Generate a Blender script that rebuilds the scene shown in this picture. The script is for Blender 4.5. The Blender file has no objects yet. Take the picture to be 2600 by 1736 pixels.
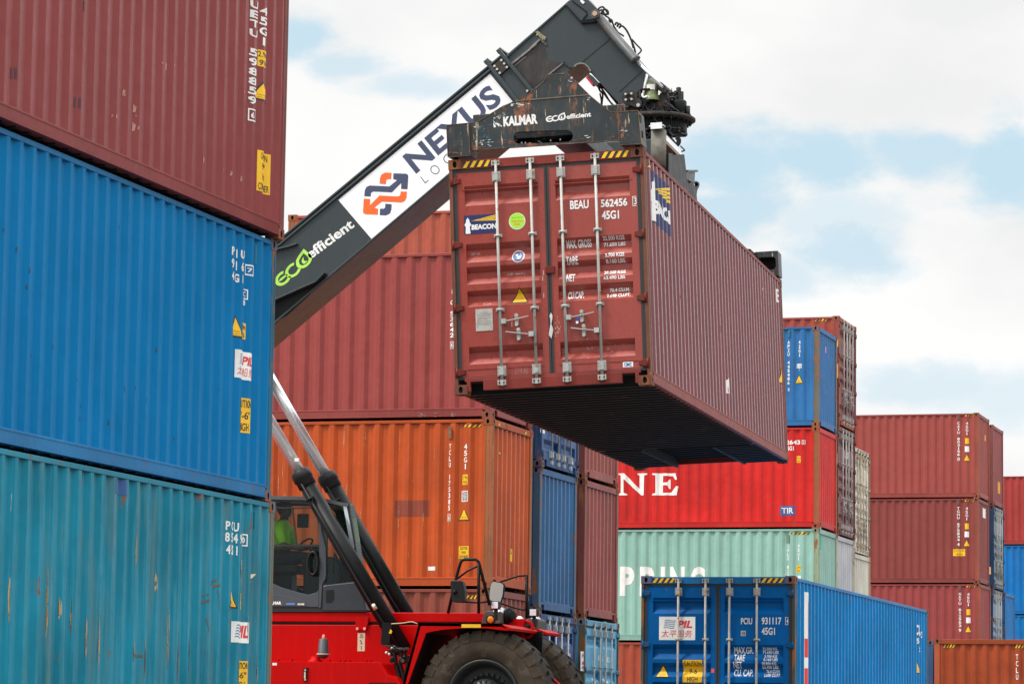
import bpy, bmesh, math, random
from mathutils import Vector, Matrix, Euler
from mathutils.geometry import tessellate_polygon
random.seed(7)
sc = bpy.context.scene
COL = bpy.context.collection
PI = math.pi
# ------------------------------------------------------------------ camera
F_PX, CAM_YAW, CAM_PITCH, CAM_ROLL = 8219.7, math.radians(16.897), math.radians(6.992), math.radians(-0.821)
CAM_LOC = Vector((0, 0, .35))
CAM_ROT = Matrix.Rotation(CAM_YAW, 3, 'Z') @ Matrix.Rotation(CAM_PITCH, 3, 'X') @ Matrix.Rotation(CAM_ROLL, 3, 'Y')
cam = bpy.data.cameras.new('camera'); cam.sensor_width = 36; cam.lens = F_PX / 2600 * 36
cam.clip_start = .5; cam.clip_end = 5000
cam_o = bpy.data.objects.new('camera', cam); COL.objects.link(cam_o)
cam_o.matrix_world = Matrix.Translation(CAM_LOC) @ (CAM_ROT @ Matrix.Rotation(PI / 2, 3, 'X')).to_4x4()
sc.camera = cam_o
def ray(u, v):                       # direction of a photograph pixel (2600 x 1736)
    return CAM_ROT @ Vector(((u - 1300) / F_PX, 1, (868 - v) / F_PX))
def at(u, v, Y):                     # the point of the vertical plane y = Y seen at that pixel
    r = ray(u, v); return CAM_LOC + r * (Y / r.y)
# ------------------------------------------------------------------ light
SUN_AZ, SUN_EL = math.radians(236), math.radians(53)      # compass angle from +Y, clockwise
sc.view_settings.view_transform = 'Standard'; sc.view_settings.look = 'None'
sc.view_settings.gamma = 1; sc.view_settings.exposure = 0.0
sun = bpy.data.lights.new('sun', 'SUN'); sun.energy = 2.8; sun.angle = math.radians(10); sun.color = (1, .95, .88)
sun_o = bpy.data.objects.new('sun', sun); COL.objects.link(sun_o)
sd = Vector((math.sin(SUN_AZ) * math.cos(SUN_EL), math.cos(SUN_AZ) * math.cos(SUN_EL), math.sin(SUN_EL)))
sun_o.rotation_euler = sd.to_track_quat('Z', 'Y').to_euler()
sun_o.location = sd * 60
SKY_ZENITH = 3.9
world = bpy.data.worlds.new('World'); sc.world = world; world.use_nodes = True
class NT:
    def __init__(s, tree): s.t = tree; s.n = tree.nodes; s.l = tree.links
    def add(s, typ, **kw):
        n = s.n.new(typ)
        for k, v in kw.items():
            if k.startswith('i_'): n.inputs[int(k[2:]) if k[2:].isdigit() else k[2:].replace('_', ' ')].default_value = v
            else: setattr(n, k, v)
        return n
    def link(s, a, b): s.l.new(a, b)
    def math(s, op, a, b=None, clamp=False):
        n = s.n.new('ShaderNodeMath'); n.operation = op; n.use_clamp = clamp
        for i, x in enumerate((a, b)):
            if x is None: continue
            if isinstance(x, (int, float)): n.inputs[i].default_value = x
            else: s.l.new(x, n.inputs[i])
        return n.outputs[0]
    def vmath(s, op, a, b=None):
        n = s.n.new('ShaderNodeVectorMath'); n.operation = op
        for i, x in enumerate((a, b)):
            if x is None: continue
            if isinstance(x, (tuple, list)): n.inputs[i].default_value = x
            else: s.l.new(x, n.inputs[i])
        return n
    def rng(s, x, a, b, c=0, d=1, smooth=False):
        n = s.n.new('ShaderNodeMapRange'); n.interpolation_type = 'SMOOTHSTEP' if smooth else 'LINEAR'
        s.l.new(x, n.inputs[0])
        for i, v in zip((1, 2, 3, 4), (a, b, c, d)): n.inputs[i].default_value = v
        return n.outputs[0]
    def mix(s, f, a, b, blend='MIX'):
        n = s.n.new('ShaderNodeMix'); n.data_type = 'RGBA'; n.blend_type = blend
        for i, x in ((0, f), (6, a), (7, b)):
            if isinstance(x, (int, float)): n.inputs[i].default_value = x
            elif isinstance(x, tuple): n.inputs[i].default_value = x if len(x) == 4 else (*x, 1)
            else: s.l.new(x, n.inputs[i])
        return n.outputs[2]
    def noise(s, vec, scale, detail=4, rough=.55):
        n = s.n.new('ShaderNodeTexNoise'); n.inputs['Scale'].default_value = scale
        n.inputs['Detail'].default_value = detail; n.inputs['Roughness'].default_value = rough
        if vec is not None: s.l.new(vec, n.inputs['Vector'])
        return n.outputs[0]
    def mapping(s, vec, loc=(0, 0, 0), scale=(1, 1, 1), rot=(0, 0, 0)):
        n = s.n.new('ShaderNodeMapping'); s.l.new(vec, n.inputs[0])
        n.inputs[1].default_value = loc; n.inputs[2].default_value = rot; n.inputs[3].default_value = scale
        return n.outputs[0]
def build_world():
    world.node_tree.nodes.clear(); g = NT(world.node_tree)
    out = g.add('ShaderNodeOutputWorld'); bg = g.add('ShaderNodeBackground'); g.link(bg.outputs[0], out.inputs[0])
    sky = g.add('ShaderNodeTexSky', sky_type='NISHITA', sun_disc=False, sun_elevation=SUN_EL, sun_rotation=SUN_AZ)
    sky.air_density = 1.0; sky.dust_density = 1.2
    d = g.add('ShaderNodeTexCoord').outputs['Generated']
    sep = g.add('ShaderNodeSeparateXYZ'); g.link(d, sep.inputs[0])
    # gaps in the cloud deck, each an elliptical direction patch (azimuth, elevation) with a ragged noise rim
    az = g.math('ARCTAN2', sep.outputs[0], sep.outputs[1]); el = g.math('ARCSINE', sep.outputs[2])
    cmb = g.add('ShaderNodeCombineXYZ'); g.link(az, cmb.inputs[0]); g.link(el, cmb.inputs[1])
    wob = g.noise(g.mapping(cmb.outputs[0], scale=(1, 1.5, 1)), 22, 6, .6)
    wob2 = g.noise(g.mapping(cmb.outputs[0], loc=(3, 1, 0), scale=(1, 1.8, 1)), 75, 6, .6)
    wb = g.math('ADD', g.math('MULTIPLY', g.math('SUBTRACT', wob, .5), 1.7), g.math('MULTIPLY', g.math('SUBTRACT', wob2, .5), 1.2))
    gap = None
    for (u, v, ru, rv, k) in [(752, 105, 105, 62, .95), (865, 165, 110, 40, .7), (1060, 220, 150, 36, .6),
                              (1830, 420, 260, 110, 1), (2080, 400, 190, 75, 1), (1820, 540, 230, 80, .9), (2330, 385, 190, 62, .9), (2560, 430, 120, 130, 1),
                              (2150, 640, 160, 90, .85), (2100, 560, 200, 70, .55), (1990, 700, 110, 60, .6), (2330, 985, 260, 62, .6), (2560, 1010, 150, 80, .55)]:
        r = ray(u, v).normalized(); a0 = math.atan2(r.x, r.y); e0 = math.asin(r.z)
        q = g.vmath('MULTIPLY', g.vmath('SUBTRACT', cmb.outputs[0], (a0, e0, 0)).outputs[0], (F_PX / ru, F_PX / rv, 0))
        ln = g.vmath('LENGTH', q.outputs[0]).outputs['Value']
        m = g.rng(g.math('ADD', ln, wb), 1.4, .42, 0, k, True)
        gap = m if gap is None else g.math('MAXIMUM', gap, m)
    # away from the photographed part of the sky the deck breaks up by noise alone
    f = ray(1300, 868).normalized()
    front = g.rng(g.vmath('DOT_PRODUCT', d, tuple(f)).outputs['Value'], .93, .965, 1, 0, True)
    gen = g.rng(g.noise(g.mapping(d, scale=(1, 1, 1.6)), 3.0, 6, .55), .55, .72, 0, .9, True)
    gap = g.math('MAXIMUM', gap, g.math('MULTIPLY', gen, front))
    shade = g.noise(g.mapping(cmb.outputs[0], loc=(7, 2, 0), scale=(1, 1.6, 1)), 9, 5, .5)
    tone = g.mix(g.rng(shade, .3, .62, 0, 1, True), (.86, .87, .865), (1.0, .998, .99))
    skyc = g.mix(1.0, sky.outputs[0], (.105, .10, .098), 'MULTIPLY')
    pale = g.mix(.86, skyc, (.62, .83, .95))
    c = g.mix(gap, tone, pale)
    g.link(c, bg.inputs[0])                # an overcast sky is brighter overhead than near the horizon
    g.link(g.rng(sep.outputs[2], .28, 1.0, 1.0, SKY_ZENITH), bg.inputs[1])
build_world()

# ------------------------------------------------------------------ materials
MATS = {}
def paint(name, col, rough=.42, var=.22, streak=.25, rust=.35, scratch=0.0, spec=.32, dirt=(.10, .075, .055), seed=0, bump=.14, rustcol=(.13, .048, .018), fade=0.0, sz=.35):
    if name in MATS: return MATS[name]
    m = bpy.data.materials.new(name); m.use_nodes = True; g = NT(m.node_tree); b = g.n['Principled BSDF']
    seed = seed or (hash_s(name) % 97)
    tc = g.mapping(g.add('ShaderNodeTexCoord').outputs['Object'], loc=(seed * 3.1, seed * 1.7, seed * .9))
    big = g.noise(tc, .8, 4); fine = g.noise(tc, 14, 5, .65)
    c = g.mix(g.rng(big, .3, .7), tuple(x * (1 - var) for x in col), tuple(min(1, x * (1 + var * .6) + fade) for x in col))
    st = g.noise(g.mapping(tc, scale=(5, 5, sz)), 1.6, 5, .6)
    c = g.mix(g.rng(st, .52, .72, 0, streak), c, dirt)
    st2 = g.noise(g.mapping(tc, loc=(9, 4, 2), scale=(17, 17, .6)), 1.2, 4, .6)
    c = g.mix(g.rng(st2, .55, .75, 0, streak * .8), c, tuple(min(1, x * 1.25 + .04) for x in col))
    rn = g.noise(g.mapping(tc, loc=(2, 8, 5), scale=(1.8, 1.8, .7)), 3.2, 9, .68)
    zz = g.add('ShaderNodeSeparateXYZ'); g.link(g.add('ShaderNodeTexCoord').outputs['Object'], zz.inputs[0]); z = zz.outputs[2]
    edge = g.math('MAXIMUM', g.rng(z, .55, .15, 0, 1, True), g.rng(z, 2.2, 2.75, 0, 1, True))       # water sits at the rails
    rn = g.math('ADD', rn, g.math('MULTIPLY', edge, .035))
    rf = g.rng(rn, .74 - .22 * rust, .80 - .22 * rust, 0, 1 if rust else 0)
    if rust: c = g.mix(rf, c, g.mix(fine, rustcol, tuple(x * 2.2 for x in rustcol)))
    if scratch:
        sn = g.noise(g.mapping(tc, loc=(5, 1, 3), scale=(11, 11, 1.1)), 1.5, 6, .7)
        sf = g.rng(sn, .80 - .18 * scratch, .83 - .18 * scratch, 0, 1)
        c = g.mix(sf, c, g.mix(g.noise(tc, 4, 2), (.42, .30, .17), (.55, .5, .4)))
        sn2 = g.noise(g.mapping(tc, loc=(1, 6, 3), scale=(13, 13, .9)), 1.5, 6, .7)
        c = g.mix(g.rng(sn2, .78 - .18 * scratch, .82 - .18 * scratch, 0, .85), c, (.13, .07, .035))
    g.link(c, b.inputs['Base Color'])
    r = g.math('ADD', g.rng(fine, .3, .7, rough - .07, rough + .1), g.math('MULTIPLY', rf, .35), True)
    g.link(r, b.inputs['Roughness']); b.inputs['Specular IOR Level'].default_value = spec
    if bump:
        bn = g.add('ShaderNodeBump', i_Strength=bump, i_Distance=.25); g.link(g.noise(g.mapping(tc, scale=(1, 1, .6)), 1.7, 3), bn.inputs['Height'])
        g.link(bn.outputs[0], b.inputs['Normal'])
    MATS[name] = m; return m
def hash_s(s):
    h = 0
    for ch in s: h = (h * 131 + ord(ch)) % 1000003
    return h
def plain(name, col, rough=.5, metal=0, spec=.5, var=.12, scale=6, worn=0.0, worncol=None):
    if name in MATS: return MATS[name]
    m = bpy.data.materials.new(name); m.use_nodes = True; g = NT(m.node_tree); b = g.n['Principled BSDF']
    tc = g.add('ShaderNodeTexCoord').outputs['Object']
    n = g.noise(tc, scale, 5, .6)
    c = g.mix(g.rng(n, .3, .7), tuple(x * (1 - var) for x in col), tuple(min(1, x * (1 + var)) for x in col))
    if worncol:
        w = g.noise(g.mapping(tc, loc=(4, 4, 4)), scale * .8, 8, .7)
        c = g.mix(g.rng(w, .66 - .2 * worn, .70 - .2 * worn), c, worncol)
    g.link(c, b.inputs['Base Color']); g.link(g.rng(n, .3, .7, rough - .05, rough + .08), b.inputs['Roughness'])
    b.inputs['Metallic'].default_value = metal; b.inputs['Specular IOR Level'].default_value = spec
    MATS[name] = m; return m
def decal_mat(name, col, wear=.35):       # paint or sticker, chipped away in places
    if name in MATS: return MATS[name]
    m = bpy.data.materials.new(name); m.use_nodes = True; g = NT(m.node_tree); b = g.n['Principled BSDF']
    out = g.n['Material Output']; tc = g.add('ShaderNodeTexCoord').outputs['Object']
    n = g.noise(tc, 3, 5); b.inputs['Roughness'].default_value = .45
    g.link(g.mix(g.rng(n, .3, .7), tuple(x * .84 for x in col), tuple(min(1, x * 1.08) for x in col)), b.inputs['Base Color'])
    if wear > 0:
        w = g.noise(tc, 16, 8, .72); f = g.rng(w, .80 - .3 * wear, .83 - .3 * wear)
        tr = g.add('ShaderNodeBsdfTransparent'); mx = g.add('ShaderNodeMixShader')
        g.link(f, mx.inputs[0]); g.link(b.outputs[0], mx.inputs[1]); g.link(tr.outputs[0], mx.inputs[2]); g.link(mx.outputs[0], out.inputs[0])
    MATS[name] = m; return m

# ------------------------------------------------------------------ mesh builder
class MB:
    def __init__(s): s.v = []; s.f = []; s.sm = []; s.mi = []; s.cur = 0
    def add(s, vs, fs, smooth=False):
        o = len(s.v); s.v += [tuple(v) for v in vs]
        for f in fs: s.f.append(tuple(i + o for i in f)); s.sm.append(smooth); s.mi.append(s.cur)
        return s
    def box(s, x0, x1, y0, y1, z0, z1, M=None):
        x0, x1 = sorted((x0, x1)); y0, y1 = sorted((y0, y1)); z0, z1 = sorted((z0, z1))
        vs = [Vector((x, y, z)) for z in (z0, z1) for y in (y0, y1) for x in (x0, x1)]
        if M: vs = [M @ v for v in vs]
        return s.add(vs, [(0, 2, 3, 1), (4, 5, 7, 6), (0, 1, 5, 4), (2, 6, 7, 3), (0, 4, 6, 2), (1, 3, 7, 5)])
    def bar(s, p0, p1, w, h, up=(0, 0, 1)):      # rectangular bar between two points
        p0, p1 = Vector(p0), Vector(p1); d = p1 - p0; L = d.length; z = d / L
        x = Vector(up).cross(z)
        if x.length < 1e-4: x = Vector((1, 0, 0)).cross(z)
        x.normalize(); y = z.cross(x)
        M = Matrix((x, y, z)).transposed().to_4x4(); M.translation = p0
        return s.box(-w / 2, w / 2, -h / 2, h / 2, 0, L, M)
    def tube(s, pts, r, n=10, caps=True):
        pts = [Vector(p) for p in pts]; rs = r if isinstance(r, (list, tuple)) else [r] * len(pts)
        vs = []; fs = []; ref = None
        for i, p in enumerate(pts):
            d = (pts[min(i + 1, len(pts) - 1)] - pts[max(i - 1, 0)])
            if d.length < 1e-6: d = pts[i] - pts[i - 1] if i else pts[1] - pts[0]
            if d.length < 1e-6: d = Vector((0, 0, 1)) if ref is None else dl
            d = d.normalized(); dl = d
            if ref is None: ref = d.orthogonal().normalized()
            ref = (ref - d * ref.dot(d)).normalized(); b = d.cross(ref)
            vs += [p + (ref * math.cos(a) + b * math.sin(a)) * rs[i] for a in [2 * PI * k / n for k in range(n)]]
        for i in range(len(pts) - 1):
            for k in range(n):
                a = i * n + k; b2 = i * n + (k + 1) % n; fs.append((a, b2, b2 + n, a + n))
        s.add(vs, fs, True)
        if caps:
            o = len(s.v) - len(vs)
            s.f += [tuple(o + k for k in reversed(range(n))), tuple(o + (len(pts) - 1) * n + k for k in range(n))]; s.sm += [False, False]; s.mi += [s.cur] * 2
        return s
    def cyl(s, p0, p1, r, n=16, r1=None): 
        return s.tube([p0, p1], [r, r if r1 is None else r1], n)
    def lathe(s, c, axis, prof, n=24, smooth=True):   # prof: (distance along axis, radius)
        c = Vector(c); ax = Vector(axis).normalized(); u = ax.orthogonal().normalized(); w = ax.cross(u); vs = []
        for (t, r) in prof: vs += [c + ax * t + (u * math.cos(2 * PI * k / n) + w * math.sin(2 * PI * k / n)) * r for k in range(n)]
        fs = [(i * n + k, i * n + (k + 1) % n, (i + 1) * n + (k + 1) % n, (i + 1) * n + k) for i in range(len(prof) - 1) for k in range(n)]
        return s.add(vs, fs, smooth)
    def prism(s, poly, y0, y1):           # polygon in (x, z), any order, extruded along y
        n = len(poly); vs = [(x, y0, z) for x, z in poly] + [(x, y1, z) for x, z in poly]
        tris = tessellate_polygon([[Vector((x, z, 0)) for x, z in poly]])
        fs = [tuple(t) for t in tris] + [tuple(i + n for i in reversed(t)) for t in tris] + [(i, (i + 1) % n, n + (i + 1) % n, n + i) for i in range(n)]
        return s.add(vs, fs)
    def sphere(s, c, r, n=12, sq=(1, 1, 1)):
        c = Vector(c); vs = []; m = n // 2
        for i in range(m + 1):
            th = PI * i / m
            for k in range(n): ph = 2 * PI * k / n; vs.append(c + Vector((r * sq[0] * math.sin(th) * math.cos(ph), r * sq[1] * math.sin(th) * math.sin(ph), r * sq[2] * math.cos(th))))
        return s.add(vs, [(i * n + k, (i + 1) * n + k, (i + 1) * n + (k + 1) % n, i * n + (k + 1) % n) for i in range(m) for k in range(n)], True)
    def mesh(s, name):
        me = bpy.data.meshes.new(name); me.from_pydata(s.v, [], s.f)
        me.polygons.foreach_set('use_smooth', s.sm); me.polygons.foreach_set('material_index', s.mi)
        bm = bmesh.new(); bm.from_mesh(me); bmesh.ops.recalc_face_normals(bm, faces=bm.faces[:]); bm.to_mesh(me); bm.free()
        me.update(); return me
CACHE = {}
def obj(name, mesh, mats, parent=None, bevel=0, label=None):
    if isinstance(mesh, MB): mesh = mesh.mesh(name)
    o = bpy.data.objects.new(name, mesh); COL.objects.link(o)
    mats = mats if isinstance(mats, (list, tuple)) else [mats]
    while len(mesh.materials) < len(mats): mesh.materials.append(None)
    for i, m in enumerate(mats):
        o.material_slots[i].link = 'OBJECT'; o.material_slots[i].material = m
    while parent and parent.parent and parent.parent.parent: parent = parent.parent       # thing > part > sub-part, no deeper
    if parent: o.parent = parent
    if bevel:
        b = o.modifiers.new('bevel', 'BEVEL'); b.width = bevel; b.segments = 2; b.limit_method = 'ANGLE'; b.angle_limit = math.radians(40)
    if label: o['label'] = label
    return o
def cached(key, fn):
    if key not in CACHE: CACHE[key] = fn().mesh(key.split(':')[0])
    return CACHE[key]
def thing(name, label, cat, loc=(0, 0, 0), rot=None, group=None):
    o = bpy.data.objects.new(name, None); COL.objects.link(o); o.location = loc; o.empty_display_size = .3
    if rot is not None: o.rotation_euler = rot
    o['label'] = label; o['category'] = cat
    if group: o['group'] = group
    return o
# ------------------------------------------------------------------ ground
def ground():
    m = bpy.data.materials.new('asphalt'); m.use_nodes = True; g = NT(m.node_tree); b = g.n['Principled BSDF']
    tc = g.add('ShaderNodeTexCoord').outputs['Object']; n = g.noise(tc, .25, 6); n2 = g.noise(tc, 30, 4)
    c = g.mix(n, (.085, .075, .066), (.14, .125, .11)); g.link(g.mix(g.rng(n2, .3, .7, 0, .35), c, (.09, .085, .08)), b.inputs['Base Color'])
    b.inputs['Roughness'].default_value = .9
    o = obj('ground', MB().add([(-3000, -3000, 0), (3000, -3000, 0), (3000, 3000, 0), (-3000, 3000, 0)], [(0, 1, 2, 3)]), m); o['kind'] = 'structure'
ground()
# ------------------------------------------------------------------ container meshes (local: doors at -y, z up from the base)
W, HC, STD, L40, L20 = 2.438, 2.896, 2.591, 12.192, 6.058
PITCH, DEP = .278, .040
def lerp_prof(prof, t):
    if t <= prof[0][0]: return prof[0][1]
    for (a, da), (b, db) in zip(prof, prof[1:]):
        if t <= b: return da + (db - da) * (t - a) / max(b - a, 1e-9)
    return prof[-1][1]
def corr(t0, t1, pitch=PITCH, dep=DEP):    # trapezoid corrugation, depth inward
    n = max(1, round((t1 - t0 - .07) / pitch)); p = (t1 - t0 - .07) / n; out = [(t0, 0)]
    for k in range(n):
        a = t0 + .07 + k * p; s = p * .25
        out += [(a, 0), (a + s, dep), (a + s + p * .25, dep), (a + 2 * s + p * .25, 0)]
    out.append((t1, 0)); return out
SIDE_PROF = {L: corr(-L / 2 + .12, L / 2 - .12) for L in (L40, L20)}
END_PROF = corr(-W / 2 + .13, W / 2 - .13, .25, .046)
def zr(H): return .165, H - .075          # wall band between the rails
RIBS = lambda H: [(z0 * H / HC, z1 * H / HC) for z0, z1 in ((2.563, 2.317), (1.844, 1.616), (1.561, 1.346), (1.267, 1.07), (.578, .363))]
def door_prof(H):
    out = [(0, 0)]
    for zt, zb in reversed(RIBS(H)):
        h = zt - zb; out += [(zb, 0), (zb + h * .38, .066), (zb + h * .68, .066), (zt, 0)]
    return out + [(H, 0)]
def mb_side(L, H, sx):
    pr = SIDE_PROF[L]; z0, z1 = zr(H); b = MB(); x = W / 2 - .008; nz = 1
    zs = [z0 - .02, z1 + .02]
    vs = [(sx * (x - d), t, z) for z in zs for t, d in pr]; n = len(pr)
    fs = [(j * n + i, j * n + i + 1, (j + 1) * n + i + 1, (j + 1) * n + i) for j in range(len(zs) - 1) for i in range(n - 1)]
    b.add(vs, fs)
    b.add([(sx * (x - .05), pr[0][0], z0 - .02), (sx * (x - .05), pr[-1][0], z0 - .02), (sx * (x - .05), pr[-1][0], z1), (sx * (x - .05), pr[0][0], z1)], [(0, 1, 2, 3)])
    return b
def mb_end(L, H, sy):
    pr = END_PROF; z0, z1 = .215, H - .125; y = L / 2 - .03; n = len(pr)
    b = MB().add([(t, sy * (y - d), z) for z in (z0, z1) for t, d in pr], [(i, i + 1, n + i + 1, n + i) for i in range(n - 1)])
    b.add([(t, sy * (y - .06), z) for z in (z0, z1) for t in (pr[0][0], pr[-1][0])], [(0, 1, 3, 2)])
    return b
def mb_frame(L, H):
    b = MB(); h = L / 2; w = W / 2
    for sx in (-1, 1):
        b.box(sx * (w - .002), sx * (w - .06), -h + .17, h - .17, H - .075, H - .022)              # top side rail
        b.box(sx * (w - .002), sx * (w - .05), -h + .17, h - .17, .048, .165)                       # bottom side rail with its flanges
        b.box(sx * (w + .002), sx * (w - .03), -h + .17, h - .17, .150, .178)
        b.box(sx * (w + .004), sx * (w - .14), -h + .17, h - .17, .034, .050)
    for sy in (-1, 1):
        b.box(-w + .155, w - .155, sy * (h - .008), sy * (h - .075), H - .125, H - .014)           # headers
    b.box(-w + .36, w - .36, h - .010, h - .075, .06, .215)                                        # sills, cut away by the castings
    b.box(-w + .36, w - .36, -h + .010, -h + .075, .04, .175)
    for sy in (-1, 1):
        b.box(-w + .13, w - .13, sy * (h - .012), sy * (h - .07), .15, .2)
        for sx in (-1, 1): b.box(sx * (w - .155), sx * (w - .2), sy * (h - .011), sy * (h - .07), .03, .16)
    return b
def mb_post(sx, sy, L, H, door=False):                  # L-shaped corner post
    b = MB(); h = L / 2; w = W / 2
    b.box(sx * (w - .004), sx * (w - (.05 if door else .135)), sy * (h - .006), sy * (h - .05), .11, H - .11).box(sx * (w - .006), sx * (w - .05), sy * (h - .05), sy * (h - .125), .11, H - .11)
    b.box(sx * (w - .0), sx * (w - .02), sy * (h - .118), sy * (h - .132), .17, H - .08); return b
def mb_casting(sx, sy, sz, L, H):
    b = MB(); x1, y1 = W / 2, L / 2; a, c, e = .162, .178, .118
    z0, z1 = (0, e) if sz < 0 else (H - e, H)
    def holed(cx, cy, hw, hh, rx, ry, conv):     # plate with an oval pocket
        N = 20; outer = []; inner = []
        for k in range(N):
            t = 2 * PI * k / N + PI / N; ct, st = math.cos(t), math.sin(t)
            m = min(hw / max(abs(ct), 1e-6), hh / max(abs(st), 1e-6)); outer.append((cx + ct * m, cy + st * m)); inner.append((cx + rx * ct, cy + ry * st))
        for k, (sxx, syy) in enumerate(((1, 1), (-1, 1), (-1, -1), (1, -1))):     # snap nearest sample to each corner
            j = min(range(N), key=lambda i: (outer[i][0] - cx - sxx * hw) ** 2 + (outer[i][1] - cy - syy * hh) ** 2); outer[j] = (cx + sxx * hw, cy + syy * hh)
        vs = [conv(p, 0) for p in outer] + [conv(p, 0) for p in inner] + [conv(p, .07) for p in inner]
        fs = [(i, (i + 1) % N, N + (i + 1) % N, N + i) for i in range(N)]
        b.add(vs, fs); b.cur = 1
        b.add(vs[N:], [(i, (i + 1) % N, N + (i + 1) % N, N + i) for i in range(N)] + [tuple(range(N, 2 * N))]); b.cur = 0
    cz = (z0 + z1) / 2
    holed(sx * (x1 - a / 2), cz, a / 2, e / 2, .026, .040, lambda p, d: (p[0], sy * (y1 - d), p[1]))
    holed(sy * (y1 - c / 2), cz, c / 2, e / 2, .026, .040, lambda p, d: (sx * (x1 - d), p[0], p[1]))
    zf = z0 if sz < 0 else z1
    holed(sx * (x1 - a / 2), sy * (y1 - c / 2), a / 2, c / 2, .032, .062, lambda p, d: (p[0], p[1], zf + (d if sz < 0 else -d)))
    xi, yi, zi = sx * (x1 - a), sy * (y1 - c), (z1 if sz < 0 else z0); xo, yo = sx * x1, sy * y1
    b.add([(xi, yi, z0), (xi, yo, z0), (xi, yo, z1), (xi, yi, z1)], [(0, 1, 2, 3)])
    b.add([(xi, yi, z0), (xo, yi, z0), (xo, yi, z1), (xi, yi, z1)], [(0, 1, 2, 3)])
    b.add([(xi, yi, zi), (xo, yi, zi), (xo, yo, zi), (xi, yo, zi)], [(0, 1, 2, 3)])
    return b
def mb_roof(L, H):
    b = MB(); w = W / 2 - .05; n = int(L / .21); ys = [-L / 2 + .09 + (L - .18) * k / (2 * n) for k in range(2 * n + 1)]
    vs = [(x, y, H - .03 + (.012 if (i // 1) % 2 else 0)) for i, y in enumerate(ys) for x in (-w, w)]
    return b.add(vs, [(2 * i, 2 * i + 1, 2 * i + 3, 2 * i + 2) for i in range(len(ys) - 1)])
def mb_floor(L, H):                         # timber deck on transverse members, gooseneck tunnel at the closed end
    b = MB(); w = W / 2 - .05; h = L / 2
    tun = 3.3 if L > 8 else 0
    b.box(-w, w, -h + .08, h - tun - .01, .150, .172)
    if tun:
        b.box(-w, -.56, h - tun, h - .08, .150, .172); b.box(.56, w, h - tun, h - .08, .150, .172)
        b.box(-.53, .53, h - tun, h - .08, .155, .168)
        for sx in (-1, 1): b.box(sx * .515, sx * .56, h - tun, h - .08, .012, .165)
        y = h - tun + .2
        while y < h - .1: b.box(-.5, .5, y, y + .07, .13, .154); y += .36
    y = -h + .32
    while y < h - tun - .05: b.box(-w + .002, w - .002, y, y + .045, .022, .149); b.box(-w + .003, w - .003, y, y + .1, .019, .026); y += .285
    y = h - tun + .1
    while tun and y < h - .15:
        for sx in (-1, 1): b.box(sx * .565, sx * (w - .002), y, y + .045, .022, .149); b.box(sx * .566, sx * (w - .003), y, y + .1, .019, .026)
        y += .285
    return b
def mb_leaf(L, H, s):                       # one door leaf, s = -1 left, +1 right seen from outside
    b = MB(); y = -L / 2 + .028; xa, xb = (.10, 1.19) if s < 0 else (1.248, 2.338); xa -= W / 2; xb -= W / 2
    ra, rb = (.19, 1.11) if s < 0 else (1.328, 2.248); ra -= W / 2; rb -= W / 2
    zb, zt = .205, H - .15; pr = [p for p in door_prof(H) if zb < p[0] < zt]; pr = [(zb, 0)] + pr + [(zt, 0)]
    n = len(pr); b.add([(x, y + d, z) for x in (ra, rb) for z, d in pr], [(i, i + 1, n + i + 1, n + i) for i in range(n - 1)])
    for x0, x1 in ((xa, ra), (rb, xb)): b.add([(x0, y, zb), (x1, y, zb), (x1, y, zt), (x0, y, zt)], [(0, 1, 2, 3)])
    i = 0
    while i < n - 1:                        # end caps of each rib
        if pr[i][1] == 0 and pr[i + 1][1] > 0:
            for x in (ra, rb): b.add([(x, y, pr[i][0]), (x, y + pr[i + 1][1], pr[i + 1][0]), (x, y + pr[i + 2][1], pr[i + 2][0]), (x, y, pr[i + 3][0])], [(0, 1, 2, 3)])
            i += 3
        else: i += 1
    for x0, x1, z0, z1 in ((xa, xb, zb - .001, zb + .012), (xa, xb, zt - .012, zt + .001), (xa - .001, xa + .012, zb, zt), (xb - .012, xb + .001, zb, zt)): b.box(x0, x1, y - .004, y + .05, z0, z1)
    b.box(xa + .06, xb - .06, y - .007, y + .01, H - .385, H - .377); b.box(xa + .06, xb - .06, y - .007, y + .01, .300, .308)
    return b
def mb_gasket(L, H, s):
    b = MB(); y = -L / 2 + .035; c = 1.219; xo, xi = (.052, 1.216) if s < 0 else (2.386, 1.222)
    f = lambda x0, x1, z0, z1: b.box(x0 - W / 2, x1 - W / 2, y - .016, y + .03, z0, z1)
    zb, zt = .178, H - .122; e = .047 if s < 0 else -.047; k = .026 if s < 0 else -.026
    f(xo, xo + e, zb, zt); f(xi, xi - k, zb, zt); f(xo + e, xi - k, zt - .036, zt); f(xo + e, xi - k, zb, zb + .03)
    return b
RODX = (.60, 1.03, 1.408, 1.838)
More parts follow.
